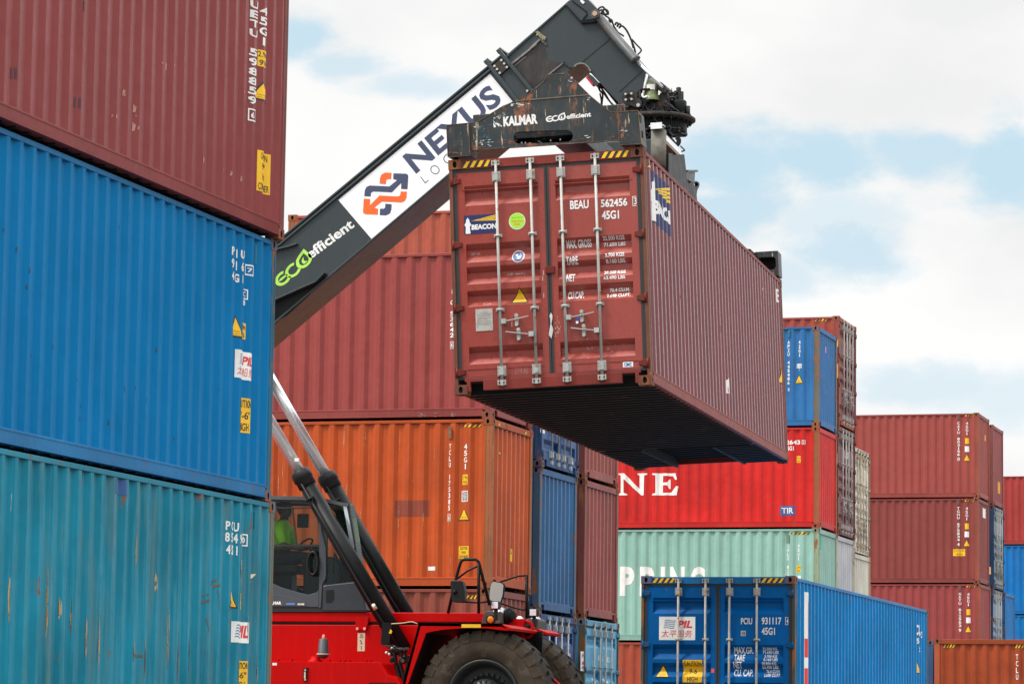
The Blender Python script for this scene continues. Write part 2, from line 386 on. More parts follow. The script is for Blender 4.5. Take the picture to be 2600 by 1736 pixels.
def mb_rod(L, H, x):
    b = MB(); x -= W / 2; y = -L / 2 - .012
    b.cyl((x, y, .16), (x, y, H - .10), .0175, 12)
    for z, up in ((H - .075, 1), (.118, -1)):
        b.box(x - .018, x + .018, y - .014, y + .04, z - .035, z + .035)
        b.box(x - .045, x + .045, y - .006, y + .045, z + up * .012, z + up * .03); b.box(x - .04, x + .04, y - .012, y + .045, z - up * .028, z - up * .012)
        for q in (-1, 1): b.box(x + q * .038, x + q * .05, y - .022, y + .02, z - .03, z + .032)
    for z in (H - .245, .26):
        b.box(x - .052, x + .052, y + .0, y + .045, z - .062, z + .062); b.box(x - .027, x + .027, y - .026, y + .01, z - .05, z + .05)
        for qx in (-1, 1):
            for qz in (-1, 1): b.cyl((x + qx * .04, y - .006, z + qz * .045), (x + qx * .04, y + .01, z + qz * .045), .007, 6)
    for z in (H * .663, H * .349):
        b.box(x - .05, x + .05, y + .01, y + .045, z - .02, z + .02); b.tube([(x - .03, y + .02, z), (x - .024, y - .018, z), (x + .024, y - .018, z), (x + .03, y + .02, z)], .016, 6)
    return b
def mb_handle(L, H, x, d, z):               # swings d = +1 to the right of its rod
    b = MB(); x -= W / 2; y = -L / 2 - .018
    b.box(x + d * .015, x + d * .075, y - .03, y + .03, z - .03, z + .03)
    b.bar((x + d * .06, y - .01, z), (x + d * .21, y - .012, z + .02), .012, .028, (0, 1, 0)); b.bar((x + d * .20, y - .012, z + .018), (x + d * .36, y - .02, z + .045), .012, .022, (0, 1, 0))
    b.box(x + d * .185, x + d * .225, y - .005, y + .045, z - .055, z + .06)
    b.cyl((x + d * .205, y - .02, z + .065), (x + d * .205, y + .02, z + .065), .022, 10); b.cyl((x + d * .205, y - .015, z - .05), (x + d * .205, y + .02, z - .05), .02, 10)
    return b
def mb_hinge(L, H, s, z):
    b = MB(); y = -L / 2; f = lambda a: a - W / 2 if s < 0 else W / 2 - a
    b.cyl((f(.040), y - .004, z - .055), (f(.040), y - .004, z + .055), .014, 10)
    b.add([(f(.03), y - .012, z - .048), (f(.03), y - .012, z + .048), (f(.135), y + .004, z + .024), (f(.135), y + .004, z - .024), (f(.03), y + .02, z - .055), (f(.03), y + .02, z + .055), (f(.15), y + .028, z + .028), (f(.15), y + .028, z - .028)],
          [(0, 1, 2, 3), (0, 1, 5, 4), (1, 2, 6, 5), (2, 3, 7, 6), (3, 0, 4, 7)])
    b.box(f(.012), f(.05), y - .004, y + .02, z - .06, z + .06)
    return b

def cpaint(key, col, **kw): return paint('paint_' + key, col, **kw)
M_ROD = plain('galvanised_rod', (.40, .40, .375), .45, .0, .5, .14, 9, .28, (.25, .17, .1))
M_RUBBER = plain('gasket_rubber', (.025, .025, .026), .7)
M_HOLE = plain('casting_pocket', (.02, .015, .012), .9)  # near-black paints the shade inside pockets, holes and slots
M_UNDER = plain('underside_tar', (.016, .015, .015), .7, 0, .3, .4, 3, .25, (.055, .032, .020))
CONT = {}
def container(key, label, group, x, y, z, rotz, H, col, L=L40, ends=('wall', 'wall'), rustc=None, frame=None, post_rust=.75, rodmat=None, dmat=None, rot=None, loc=None, far=False, railc=None, dcol=None, **kw):
    """x, y, z: centre of the base; rotz turns local -y (door end)."""
    r = thing('shipping_container', label, 'container', loc or (x, y, z), rot or (0, 0, rotz), group)
    M = Matrix.Translation(Vector(r.location)) @ r.rotation_euler.to_matrix().to_4x4()
    body = cpaint(key, col, **kw)
    fr = paint('frame_' + key, frame or tuple(c * .8 + .01 for c in col), rough=.55, rust=post_rust, streak=.45, rustcol=(.16, .062, .024), dirt=(.13, .07, .04), bump=.1)
    ca = paint('casting_' + key, tuple(c * .45 + q for c, q in zip(col, (.09, .038, .016))), rough=.65, rust=post_rust + .12, streak=.4, rustcol=(.15, .058, .022), bump=.12)
    k = '%.1f_%.2f' % (L, H)
    bev = 0 if far else .006
    rail = paint('rail_' + key, railc or tuple(c * .86 + .008 for c in col), rough=.5, rust=post_rust * .5, streak=.25, dirt=tuple(c * .5 + q for c, q in zip(col, (.04, .025, .018))), bump=.06, spec=.2)
    obj('frame', cached('frame:' + k, lambda: mb_frame(L, H)), rail, r, bev)
    for sx in (-1, 1):
        for sy in (-1, 1): obj('corner_post', cached('post:%s%d%d%s' % (k, sx, sy, ends[0] if sy < 0 else ''), lambda: mb_post(sx, sy, L, H, sy < 0 and ends[0] == 'door')), fr, r, bev)
    for sx in (-1, 1):
        obj('side_wall', cached('side:%s%d' % (k, sx), lambda: mb_side(L, H, sx)), body, r)
        for sy in (-1, 1):
            for sz in (-1, 1): obj('corner_casting', cached('casting:%s%d%d%d' % (k, sx, sy, sz), lambda: mb_casting(sx, sy, sz, L, H)), [ca, M_HOLE], r)
    obj('roof', cached('roof:' + k, lambda: mb_roof(L, H)), body, r)
    obj('floor', cached('floor:' + k, lambda: mb_floor(L, H)), M_UNDER, r)
    obj('end_wall', cached('end:%s%d' % (k, 1), lambda: mb_end(L, H, 1)), body, r)
    if ends[0] == 'wall': obj('end_wall', cached('end:%s%d' % (k, -1), lambda: mb_end(L, H, -1)), body, r)
    else:
        rm = rodmat or M_ROD; dm = dmat or body; hg = paint('hinge_' + key, tuple(c * .5 for c in (dcol or col)), rough=.55, rust=.85, streak=.3, rustcol=(.07, .024, .012), bump=.1, spec=.2)
        for s in (-1, 1):
            d = obj('door', cached('leaf:%s%d' % (k, s), lambda: mb_leaf(L, H, s)), dm, r)
            obj('gasket', cached('gasket:%s%d' % (k, s), lambda: mb_gasket(L, H, s)), M_RUBBER, d)
            for i in ((0, 1) if s < 0 else (2, 3)):
                obj('locking_rod', cached('rod:%s%d' % (k, i), lambda: mb_rod(L, H, RODX[i])), rm, d)
                hd = (1, -1, 1, -1)[i]; hz = (.865, .69, .865, .69)[i]
                obj('door_handle', cached('handle:%s%d' % (k, i), lambda: mb_handle(L, H, RODX[i], hd, hz)), rm, d)
            for j, hz in enumerate((2.63, 1.84, 1.06, .27)):
                obj('hinge', cached('hinge:%s%d%d' % (k, s, j), lambda: mb_hinge(L, H, s, hz * H / HC)), hg, d)
    CONT[key] = dict(root=r, M=M, L=L, H=H, door=ends[0] == 'door')
    return r
# ------------------------------------------------------------------ the containers
MAROON, ORANGE, BLUE, TEAL = (.27, .042, .036), (.46, .070, .010), (.0, .158, .385), (.006, .20, .30)
RED, GREEN, NAVY, LBLUE = (.55, .013, .010), (.26, .46, .385), (.022, .085, .21), (.10, .37, .56)
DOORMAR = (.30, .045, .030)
GL, GC, GR, GE = 'containers stacked on the left', 'containers in the central stacks', 'containers in the tall stacks on the right', 'containers in the far maroon stacks'
R90 = PI / 2
cx, cy = -12.813 - W / 2, 33.178 - L40 / 2
container('left_teal', 'weathered teal container with scraped rusty flank at the bottom of the left stack', GL, cx + .04, cy + .03, 0, 0, HC, TEAL, frame=(.10, .13, .11), streak=.8, rust=.45, scratch=.5, var=.3, dirt=(.11, .20, .20), post_rust=.95, spec=.15)
container('left_blue', 'bright blue container in the middle of the left stack, with a white shipping logo panel', GL, cx, cy, HC, 0, HC, BLUE, frame=(.02, .11, .17), streak=.10, rust=.15, scratch=.1, var=.10, post_rust=.85, dirt=(.0, .16, .28), spec=.09)
container('left_maroon', 'maroon container on top of the left stack, above the bright blue one', GL, cx + .075, cy + .02, 2 * HC, 0, HC, (.225, .034, .034), frame=(.19, .05, .043), streak=.12, rust=.12, scratch=.22, var=.08, post_rust=.55, spec=.35, rough=.36)
xr, yf = -16.295, 52.575
jig = random.Random(31)
def xlong(key, label, grp, xr, yf, z, H, col, door=False, L=L40, **kw):    # long axis along x, right end at xr, near face at yf
    jx, jy, jr = jig.uniform(-.03, .03), jig.uniform(-.02, .02), jig.uniform(-.002, .002)      # stacked by machine, never quite true
    return container(key, label, grp, xr - L / 2 + jx, yf + W / 2 + jy, z, (R90 if door else -R90) + jr, H, col, L=L, ends=('door' if door else 'wall', 'wall'), **kw)
xlong('mid_rust', 'brown red container under the orange one, behind the red machine', GC, xr, yf, 0, HC, (.27, .062, .040), post_rust=.9)
xlong('mid_orange', 'orange container with rusty corner posts behind the cab of the red machine', GC, xr, yf, HC, HC, ORANGE, frame=(.33, .10, .035), streak=.32, rust=.4, scratch=.42, post_rust=.95, var=.2, dirt=(.25, .07, .03))
xlong('mid_maroon', 'maroon container on top of the orange container, behind the boom', GC, xr, yf, 2 * HC, HC, (.285, .050, .044), frame=(.24, .05, .045), streak=.10, rust=.15, var=.06, post_rust=.4)
xb, yb = -16.22, 55.27
xlong('second_navy_low', 'dark blue container with doors at the bottom of the second row, behind the front tyre', GC, xb, yb, 0, STD, (.015, .07, .21), door=True, post_rust=.85)
xlong('second_navy', 'dark blue corrugated container end between two dark blue door ends', GC, xb, yb, STD, STD, (.024, .11, .24), post_rust=.8, frame=(.06, .12, .19))
xlong('second_navy_high', 'dark blue container with white rodded doors under the lifted container', GC, xb, yb, 2 * STD, STD, (.02, .085, .23), door=True, post_rust=.7)
xc, yc = -16.14, 58.0
xlong('third_light_blue', 'pale blue container with doors at the bottom of the third row', GC, xc, yc, 0, STD, LBLUE, door=True, post_rust=.95, frame=(.09, .11, .07), rodmat=plain('grey_rod', (.32, .34, .32), .55))
xlong('third_maroon', 'dusty pink maroon container resting on the pale blue one', GC, xc, yc, STD, STD, (.27, .062, .052), post_rust=.85)
xlong('third_maroon_high', 'dusty pink maroon container second above the pale blue one, partly behind the lifted container', GC, xc, yc, 2 * STD, STD, (.30, .07, .055), post_rust=.85)
xlong('third_short', 'short orange red container on top of the third row, behind the boom', GC, xc, yc, 3 * STD, STD, (.40, .085, .047), L=L20, post_rust=.95, frame=(.30, .09, .035), streak=.12)
xf, yF = -16.41, 81.0
xlong('right_brick', 'brick red container at the bottom beside the door of the blue ground container', GR, xf, yF, 0, HC, (.36, .062, .030), far=True)
xlong('right_green', 'mint green container with large white letters', GR, xf, yF, HC, HC, GREEN, frame=(.26, .34, .22), post_rust=.85, streak=.2, rust=.1, far=True, var=.1)
xlong('right_red', 'bright red container with the large white letters NE', GR, xf, yF, 2 * HC, STD, RED, frame=(.30, .08, .03), post_rust=.98, streak=.25, rust=.25, scratch=.3, far=True, var=.22, dirt=(.36, .06, .05))
xlong('right_blue', 'faded blue container standing on the bright red one', GR, xf, yF, 2 * HC + STD, STD, (.02, .14, .36), frame=(.13, .12, .09), post_rust=.98, streak=.3, far=True)
yF2 = 83.7
xlong('rear_grey_low', 'grey container hidden at the foot of the second right row', GR, xf - .02, yF2, 0, HC, (.4, .42, .42), far=True)
xlong('rear_grey', 'grey corrugated container end between mint green and cream ends', GR, xf - .02, yF2, HC, HC, (.45, .47, .48), frame=(.40, .36, .28), post_rust=.8, far=True)
xlong('rear_maroon', 'maroon container with white rodded doors below the red doors', GR, xf - .02, yF2, 2 * HC, HC, (.17, .045, .042), door=True, post_rust=.6, far=True)
xlong('rear_red', 'red container with white rodded doors, highest of the right stacks', GR, xf - .02, yF2, 3 * HC, HC, (.36, .058, .036), door=True, dmat=paint('door_rear_red', (.17, .04, .038)), post_rust=.6, far=True)
yF3 = 86.4; cream = (.58, .56, .47)
xlong('third_cream_foot', 'cream container hidden at the foot of the third right row', GR, xf - .1, yF3, 0, STD, cream, far=True)
xlong('third_cream_low', 'cream corrugated container end under the cream doors', GR, xf - .1, yF3, STD, HC, cream, frame=(.42, .30, .16), post_rust=.85, far=True)
xlong('third_cream', 'cream white container with rusty rodded doors', GR, xf - .1, yF3, STD + HC, HC, cream, door=True, post_rust=.95, frame=(.30, .24, .15), rust=.6, streak=.4, far=True, rodmat=plain('rusty_cream_rod', (.45, .38, .28), .6, 0, .4, .3, 9, .5, (.2, .1, .05)))
xe, yE = -16.6, 109.3
em = (.30, .056, .046)
for i, (lab, cc) in enumerate((('maroon container hidden at the foot of the far right stack', em), ('dark maroon container just above the rust orange container end', (.27, .046, .045)), ('dark maroon container with a wide yellow caution label', (.225, .044, .038)), ('maroon container on top of the far right stack', em))):
    xlong('far_%d' % i, lab, GE, xe, yE, i * HC, HC, cc, post_rust=.6, far=True, frame=(.27, .06, .035), streak=.1, var=.07, rust=.1)
yE2 = 112.9
xlong('far_rear_foot', 'blue grey container hidden at the foot behind the far maroon stack', GE, xe - .04, yE2, 0, HC, NAVY, far=True)
xlong('far_rear_low', 'pale blue doors behind the far maroon stack, lower of two', GE, xe - .04, yE2, HC, HC, NAVY, door=True, dmat=paint('door_far_low', (.16, .24, .36)), far=True)
xlong('far_rear_mid', 'grey blue doors behind the far maroon stack, upper of two', GE, xe - .04, yE2, 2 * HC, HC, NAVY, door=True, dmat=paint('door_far_mid', (.13, .19, .25)), far=True)
xlong('far_rear_top', 'maroon container end over the grey blue doors behind the far maroon stack', GE, xe - .04, yE2, 3 * HC, HC - .06, (.27, .06, .06), far=True)
xlong('far_blue_foot', 'blue container hidden at the foot of the farthest right row', GE, xe + .02, 115.5, 0, HC, BLUE, far=True)
xlong('far_blue', 'blue container end beside the pale blue doors, low at the right', GE, xe + .02, 115.5, HC, HC, (.0, .16, .44), far=True)
for i, (lab, cc) in enumerate((('blue container hidden at the foot of the stack at the right edge', BLUE), ('blue container under another blue one at the right edge', (.0, .15, .42)), ('blue container under the red maroon one at the right edge', (.0, .14, .41)), ('red maroon container on top of the stack at the right edge', (.33, .035, .03)))):
    xlong('edge_%d' % i, lab, GE, -13.8, 135.3, i * HC, HC, cc, far=True, streak=.12)
container('ground_rust', 'rust orange container end at the bottom right corner', 'containers standing on the ground', -12.88 + W / 2, 77.6 + L40 / 2, 0, PI, HC, (.31, .052, .014), frame=(.33, .07, .03), post_rust=.4, rust=.15, streak=.12)
container('ground_navy', 'narrow sliver of a navy container beside the rust orange container end', 'containers standing on the ground', -13.06 - W / 2, 78.6 + L40 / 2, 0, 0, HC - .01, NAVY)
container('ground_blue', 'deep blue container with closed doors and white shipping logo, standing on the ground', 'containers standing on the ground', -12.658 + W / 2, 48.741 + L40 / 2, 0, 0, HC, (.0, .17, .44), ends=('door', 'wall'), frame=(.06, .075, .075), post_rust=.9,
          dmat=paint('door_ground_blue', (.0, .10, .33), streak=.12, rust=.12, dirt=(.0, .08, .2), spec=.12), rodmat=plain('beige_rod', (.40, .38, .34), .5, 0, .5, .2, 9, .4, (.2, .12, .07)), streak=.1, spec=.09, dirt=(.0, .16, .34))
RL = Matrix.Rotation(.0733, 3, 'Z') @ Matrix.Rotation(.0078, 3, 'X') @ Matrix.Rotation(-.0430, 3, 'Y')
LOC_L = Vector((-12.173, 37.261, 7.39)) + RL @ Vector((W / 2, L40 / 2, -HC))
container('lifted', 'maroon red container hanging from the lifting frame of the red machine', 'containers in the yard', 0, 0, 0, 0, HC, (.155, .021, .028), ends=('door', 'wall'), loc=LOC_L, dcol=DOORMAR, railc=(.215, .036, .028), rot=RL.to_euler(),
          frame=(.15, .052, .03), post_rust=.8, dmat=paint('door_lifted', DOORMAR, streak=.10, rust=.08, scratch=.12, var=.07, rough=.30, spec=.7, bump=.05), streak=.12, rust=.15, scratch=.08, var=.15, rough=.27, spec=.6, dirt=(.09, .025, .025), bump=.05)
# ------------------------------------------------------------------ reach stacker
K = 2600 / 2348
def px(u, v, Y): return at(u * K, v * K, Y)
def crop(ox, oy, s): return lambda x, y: (ox + x * s, oy + y * s)
def xz(pts, Y, cr=None):                # pixels of the photograph -> metres (x, z) in the plane y = Y
    out = []
    for u, v in pts:
        if cr: u, v = cr(u, v)
        p = at(u, v, Y); out.append((p.x, p.z))
    return out
RS = thing('reach_stacker', 'red container handling machine with charcoal boom lifting a maroon container', 'reach stacker', (-15.0, 43.3, 0))
RSL = Vector((-15.0, 43.3, 0))
def rs(name, mb, mat, parent=None, bevel=0, label=None):
    mb.v = [tuple(Vector(v) - RSL) for v in mb.v]
    return obj(name, mb, mat, parent or RS, bevel, label)
M_CHAR = paint('charcoal_paint', (.036, .048, .053), rough=.40, streak=.10, rust=.0, var=.07, dirt=(.08, .07, .06), bump=.03)
M_CHAR2 = paint('charcoal_scuffed', (.028, .037, .041), rough=.42, streak=.35, rust=.55, scratch=.95, var=.25, rustcol=(.16, .06, .03), sz=3.0)
M_CHAR_BOUNCE = paint('charcoal_underside', (.24, .16, .09), rough=.38, streak=.2, rust=.0, var=.18)  # dirt brown with light reflected off the ground painted into the colour
M_BLACK = plain('black_steel', (.008, .009, .010), .42, 0, .14, .25, 5)
M_BLACKR = plain('black_plastic', (.007, .007, .008), .45, 0, .3)
M_GRIME = plain('grimy_steel', (.027, .024, .022), .6, .2, .4, .4, 7, .5, (.14, .06, .03))
M_REDP = paint('red_machine_paint', (.46, .001, .001), rough=.40, streak=.16, rust=0, var=.08, dirt=(.20, .012, .008), bump=.015, spec=.10)
M_CHROME = plain('chrome_rod', (.78, .80, .83), .26, .75, .6, .03)
M_WHITE = plain('white_panel', (.86, .87, .88), .4, 0, .5, .02)
M_STEEL = plain('bolt_steel', (.5, .5, .48), .4, .6)
M_CANVAS = plain('dusty_cylinder', (.13, .12, .10), .7, 0, .3, .3, 12)
M_ORANGE = plain('orange_lens', (.9, .30, .01), .25)
M_YEL = decal_mat('yellow_sticker', (.85, .45, .01), .05)
M_CREAM = decal_mat('cream_sticker', (.66, .56, .40), .05)
M_INK = decal_mat('black_ink', (.015, .015, .015), .0)
M_LENS = plain('clear_lens', (.78, .82, .84), .12, .3)
def white(n='white_lettering', w=.22): return decal_mat(n, (.82, .82, .80), w)

# --- flat lettering and shapes laid in a parallelogram -------------------------------------------------
TXT = {}
def text_tris(s, weight=0.0):           # unit-box triangles of a word
    if (s, weight) in TXT: return TXT[(s, weight)]
    c = bpy.data.curves.new('lettering', 'FONT'); c.body = s; c.offset = weight; c.resolution_u = 3
    o = bpy.data.objects.new('lettering', c); COL.objects.link(o); me = o.to_mesh()
    vs = [(v.co.x, v.co.y) for v in me.vertices]; fs = [tuple(p.vertices) for p in me.polygons]
    o.to_mesh_clear(); bpy.data.objects.remove(o); bpy.data.curves.remove(c)
    x0, x1 = min(v[0] for v in vs), max(v[0] for v in vs); y0, y1 = min(v[1] for v in vs), max(v[1] for v in vs)
    vs = [((x - x0) / max(x1 - x0, 1e-6), (y - y0) / max(y1 - y0, 1e-6)) for x, y in vs]
    TXT[(s, weight)] = (vs, fs); return TXT[(s, weight)]
def poly_tris(outer, holes=()):
    loops = [[Vector((x, y, 0)) for x, y in l] for l in [outer, *holes]]
    vs = [(v.x, v.y) for l in loops for v in l]; return vs, [tuple(t) for t in tessellate_polygon(loops)]
def merge(parts):
    V = []; F = []
    for vs, fs in parts: o = len(V); V += vs; F += [tuple(i + o for i in f) for f in fs]
    return V, F
def para(tris, bl, br, tl):             # map unit-box triangles into a parallelogram of 2D points
    vs, fs = tris; ex = (br[0] - bl[0], br[1] - bl[1]); ey = (tl[0] - bl[0], tl[1] - bl[1])
    return [(bl[0] + ex[0] * x + ey[0] * y, bl[1] + ex[1] * x + ey[1] * y) for x, y in vs], fs
def ringpts(c, r, a0, a1, n=24): return [(c[0] + r * math.cos(math.radians(a0 + (a1 - a0) * i / n)), c[1] + r * math.sin(math.radians(a0 + (a1 - a0) * i / n))) for i in range(n + 1)]
def arc(c, r0, r1, a0, a1, n=24): return poly_tris(ringpts(c, r1, a0, a1, n) + ringpts(c, r0, a1, a0, n))
def eco_tris():                          # three round letters, the last one a pointed leaf; unit box
    leaf = ringpts((405, 105), 102, 150, 372, 28) + [(492, 180), (478, 262), (395, 232), (330, 190)]
    hole = ringpts((405, 105), 60, 165, 360, 22) + [(462, 150), (448, 205), (405, 190), (358, 160)]
    parts = [arc((100, 100), 62, 102, 60, 330), arc((245, 100), 62, 102, 55, 325), poly_tris(leaf, [hole]),
             poly_tris([(35, 105), (75, 122), (150, 118), (172, 92), (110, 88), (70, 84)]),
             poly_tris([(385, 62), (372, 100), (388, 140), (425, 160), (408, 120), (412, 90), (440, 70), (410, 60)])]
    V, F = merge(parts); return [(x / 510, y / 265) for x, y in V], F
def face_mesh(tris, Y):                  # (x, z) triangles as a sheet in the plane y = Y
    vs, fs = tris; return MB().add([(x, Y, z) for x, z in vs], fs)
def wmap(tris, Y, cr=None):              # crop pixels -> plane coordinates
    return xz(tris[0], Y, cr), tris[1]

# --- boom ----------------------------------------------------------------------------------------------
YN, YF = 42.93, 43.73
kk = lambda pts: [(u * K, v * K) for u, v in pts]
topl = lambda u: 548 - .829 * (u - 640)
botl = lambda u: 742 - .850 * (u - 632)
bo = xz(kk([(150, topl(150)), (1148, topl(1148)), (1228, 217), (1205, botl(1205)), (150, botl(150))]), YN)
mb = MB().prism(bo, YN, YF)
nf = len(mb.f); mb.mi[-1] = 0; mb.mi[nf - 2] = 1          # the bottom face takes the dirt brown with ground reflection painted in
boom = rs('boom', mb, [M_CHAR, M_CHAR_BOUNCE], RS, .012)
bd = (Vector((bo[1][0], 0, bo[1][1])) - Vector((bo[0][0], 0, bo[0][1]))).normalized()      # along the boom
up = Vector((-bd.z, 0, bd.x))
def bl(u, v, Y=YN): return px(u, v, Y)
lip = MB()
for f, off in ((topl, -.018), (topl, -.075), (botl, .015)):
    a, b = bl(150, f(150)), bl(1150 if f is topl else 1190, f(1150 if f is topl else 1190)); lip.bar(a + up * off + Vector((0, -.012, 0)), b + up * off + Vector((0, -.012, 0)), .032, .03, up)
rs('boom_flange', lip, M_CHAR, boom, .006)
col = MB()
for (a, b) in (((1121, 148), (1190, 236)), ((1150, 123), (1223, 212))):
    p, q = bl(*a), bl(*b); d = (q - p).normalized(); p = p - d * .06
    for yy in (YN - .028,): col.bar(p + Vector((0, yy - YN, 0)), q + d * .25 + Vector((0, yy - YN, 0)), .05, .07, (0, 1, 0))
    col.box(-.04, .04, 0, YF - YN + .03, -.03, .03, Matrix.Translation(p) @ Matrix.Rotation(-math.atan2(bd.z, bd.x), 4, 'Y'))
rs('boom_collar', col, M_CHAR, boom, .006)
c6 = crop(1200, 0, .2934)
pl = xz([(185, 580), (255, 500), (325, 582), (243, 655)], YN, c6)
rs('wear_pad_cover', MB().prism(pl, YN - .03, YN + .01), M_GRIME, boom, .004)
for x, y in ((196, 578), (218, 605), (242, 637), (256, 527), (280, 556), (303, 588), (480, 792)):
    q = at(*c6(x, y), YN); rs('bolt', MB().cyl(q + Vector((0, -.045, 0)), q, .018, 8), M_STEEL, boom)
cs = xz(kk([(776, 459), (1124, 170), (1186, 246), (1186, 262), (853, 549)]), YN)
pan = rs('white_panel', MB().prism(cs, YN - .004, YN + .001), M_WHITE, boom)
z7 = crop(700, 0, .35714); c4 = crop(680, 400, .31881); c7 = crop(690, 500, .2086)
YD = YN - .0075
M_NAVYD = decal_mat('navy_lettering', (.045, .06, .125), .0); M_ORD = decal_mat('orange_logo', (.95, .13, .012), .0)
rs('lettering', face_mesh(wmap(para(text_tris('NEXUS', .028), (1000, 1237), (1618, 722), (898, 1110)), YD, z7), YD), M_NAVYD, pan)
thin = [para(text_tris('L', -.02), (1062, 1304), (1088, 1282), (1028, 1259)), para(text_tris('O', -.022), (1133, 1251), (1178, 1211), (1086, 1203)), para(text_tris('G', -.022), (1226, 1175), (1270, 1135), (1177, 1128)), para(text_tris('I', -.022), (1300, 1112), (1304, 1109), (1266, 1072)), para(text_tris('S', -.022), (1360, 1062), (1398, 1030), (1326, 1018))]
rs('lettering', face_mesh(wmap(merge(thin), YD, z7), YD), M_INK, pan)
N1 = [(768, 308), (772, 262), (785, 235), (812, 223), (968, 230), (1030, 180), (998, 172), (1000, 126), (1098, 129), (1114, 135), (1118, 150), (1112, 252), (1061, 250), (1063, 200), (988, 277), (838, 270), (822, 280), (818, 310)]
O2 = [(890, 208), (893, 165), (905, 135), (935, 120), (985, 122), (982, 172), (952, 172), (942, 182), (940, 212)]
rot = lambda P: [(1876 - x, 580 - y) for x, y in P]
rs('arrow_logo', face_mesh(wmap(merge([poly_tris(N1), poly_tris(rot(O2))]), YD, c4), YD), M_NAVYD, pan)
rs('arrow_logo', face_mesh(wmap(merge([poly_tris(rot(N1)), poly_tris(O2)]), YD, c4), YD), M_ORD, pan)
YE_ = YN - .003
rs('lettering', face_mesh(wmap(para(text_tris('efficient', .03), (474, 763), (1014, 362), (400, 664)), YE_, c7), YE_), white('boom_white', 0), boom)
rs('leaf_logo', face_mesh(wmap(para(eco_tris(), (93, 1118), (525, 770), (-17, 955)), YE_, c7), YE_), decal_mat('lime_green', (.42, .78, .10), 0), boom)
ck = xz([(50, 1278), (330, 1152), (560, 1050), (665, 938), (640, 1010), (560, 1100), (190, 1440), (50, 1520), (-200, 1720), (-200, 1390)], YN, c7)
rs('cheek_plate', MB().prism(ck, YN - .02, YN + .01), M_BLACK, boom)  # black wedge stands in for the shade under the curved flange
fl = [at(*c7(x, y), YN) + Vector((0, -.05, 0)) for x, y in ((-200, 1375), (50, 1268), (330, 1143), (560, 1042), (668, 932))]
m = MB()
for a, b in zip(fl, fl[1:]): m.bar(a, b, .12, .02, up)
rs('cheek_flange', m, M_CHAR, boom, .004); m = MB()
fl = [at(*c7(x, y), YN) + Vector((0, -.03, 0)) for x, y in ((-200, 710), (60, 645), (230, 605), (322, 573))]
for a, b in zip(fl, fl[1:]): m.bar(a, b, .06, .022, up)
rs('cheek_flange', m, M_CHAR, boom, .004)

# --- inner boom and head -------------------------------------------------------------------------------
YI, YJ = 43.0, 43.66
hd = xz([(1150, 257), (1471, -21), (1644, 187), (1632, 242), (1592, 275), (1567, 258), (1500, 186), (1495, 172), (1486, 164), (1476, 161), (1466, 163), (1459, 170), (1330, 282), (1230, 368)], YI)
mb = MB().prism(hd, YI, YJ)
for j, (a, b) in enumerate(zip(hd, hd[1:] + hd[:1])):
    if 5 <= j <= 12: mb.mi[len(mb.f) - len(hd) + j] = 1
head = rs('telescopic_boom', mb, [M_CHAR, M_CHAR_BOUNCE], RS, .008)
c2 = crop(1240, 0, .17028); c27 = crop(1420, 100, .2296)
def pb(m, a, b, w, h, cr, Y): m.bar(at(*cr(*a), Y), at(*cr(*b), Y), w, h, (0, 1, 0))
m = MB(); pb(m, (1820, 560), (1300, 990), .03, .016, c2, YI); pb(m, (2300, 1045), (1950, 1365), .015, .02, c2, YI); pb(m, (280, 850), (1215, 20), .02, .03, c2, YI - .005); rs('weld_seam', m, M_CHAR, head)
dp = xz([(1160, 85), (1230, 10), (1357, -125), (1640, 150), (1612, 300), (1385, 325)], YI, c2); rs('head_plate', MB().prism(dp, YI - .025, YI + .01), M_CHAR, head, .004)
m = MB(); pb(m, (1385, 335), (1610, 312), .05, .06, c2, YI - .02); pb(m, (1165, 90), (1385, 330), .015, .05, c2, YI - .02); pb(m, (1250, 15), (1465, 178), .012, .02, c2, YI - .03); pb(m, (1465, 180), (1468, 230), .012, .02, c2, YI - .03); pb(m, (1468, 230), (1410, 290), .012, .02, c2, YI - .03); rs('head_rib', m, M_BLACK, head)
rs('wear_zone', MB().prism(xz([(300, 975), (345, 935), (705, 640), (760, 640), (815, 700), (890, 900), (1100, 945), (900, 1120), (660, 1320), (420, 1180)], YI, c2), YI - .003, YI + .001), paint('greasy_wear', (.030, .029, .028), rough=.38, streak=.35, scratch=.35, rust=.2, var=.35, sz=2.0), head)
m = MB(); pb(m, (350, 955), (720, 660), .03, .03, c2, YI - .01); pb(m, (600, 760), (770, 595), .03, .045, c2, YI - .01); pb(m, (900, 1120), (1110, 950), .018, .03, c2, YI - .01); pb(m, (560, 850), (300, 1060), .012, .012, c2, YI - .004); rs('guide_rail', m, plain('greased_rail', (.20, .19, .18), .35, .3, .5, .3, 20), head)
arch = [at(*c2(x, y), YI) for x, y in ((1290, 1005), (1330, 968), (1390, 952), (1450, 965), (1500, 1010), (1535, 1075))]
m = MB()
for a, b in zip(arch, arch[1:]): m.bar(a + Vector((0, -.02, 0)), b + Vector((0, -.02, 0)), .02, .05, (0, 1, 0))
rs('arch_rim', m, plain('worn_rim', (.16, .16, .14), .5, 0, .5, .3, 9), head)
m = MB(); rnd = random.Random(3)
for i in range(120):
    t = rnd.random(); x = 720 + 120 * t + rnd.uniform(-25, 25); y = 490 + 100 * t + rnd.uniform(-25, 20); q = at(*c2(x, y), YI); m.sphere(q + Vector((0, -.015, 0)), rnd.uniform(.006, .017), 6, (1, .5, .8))
rs('grease', m, plain('old_grease', (.22, .20, .11), .6, 0, .5, .6, 25), head)
m = MB()
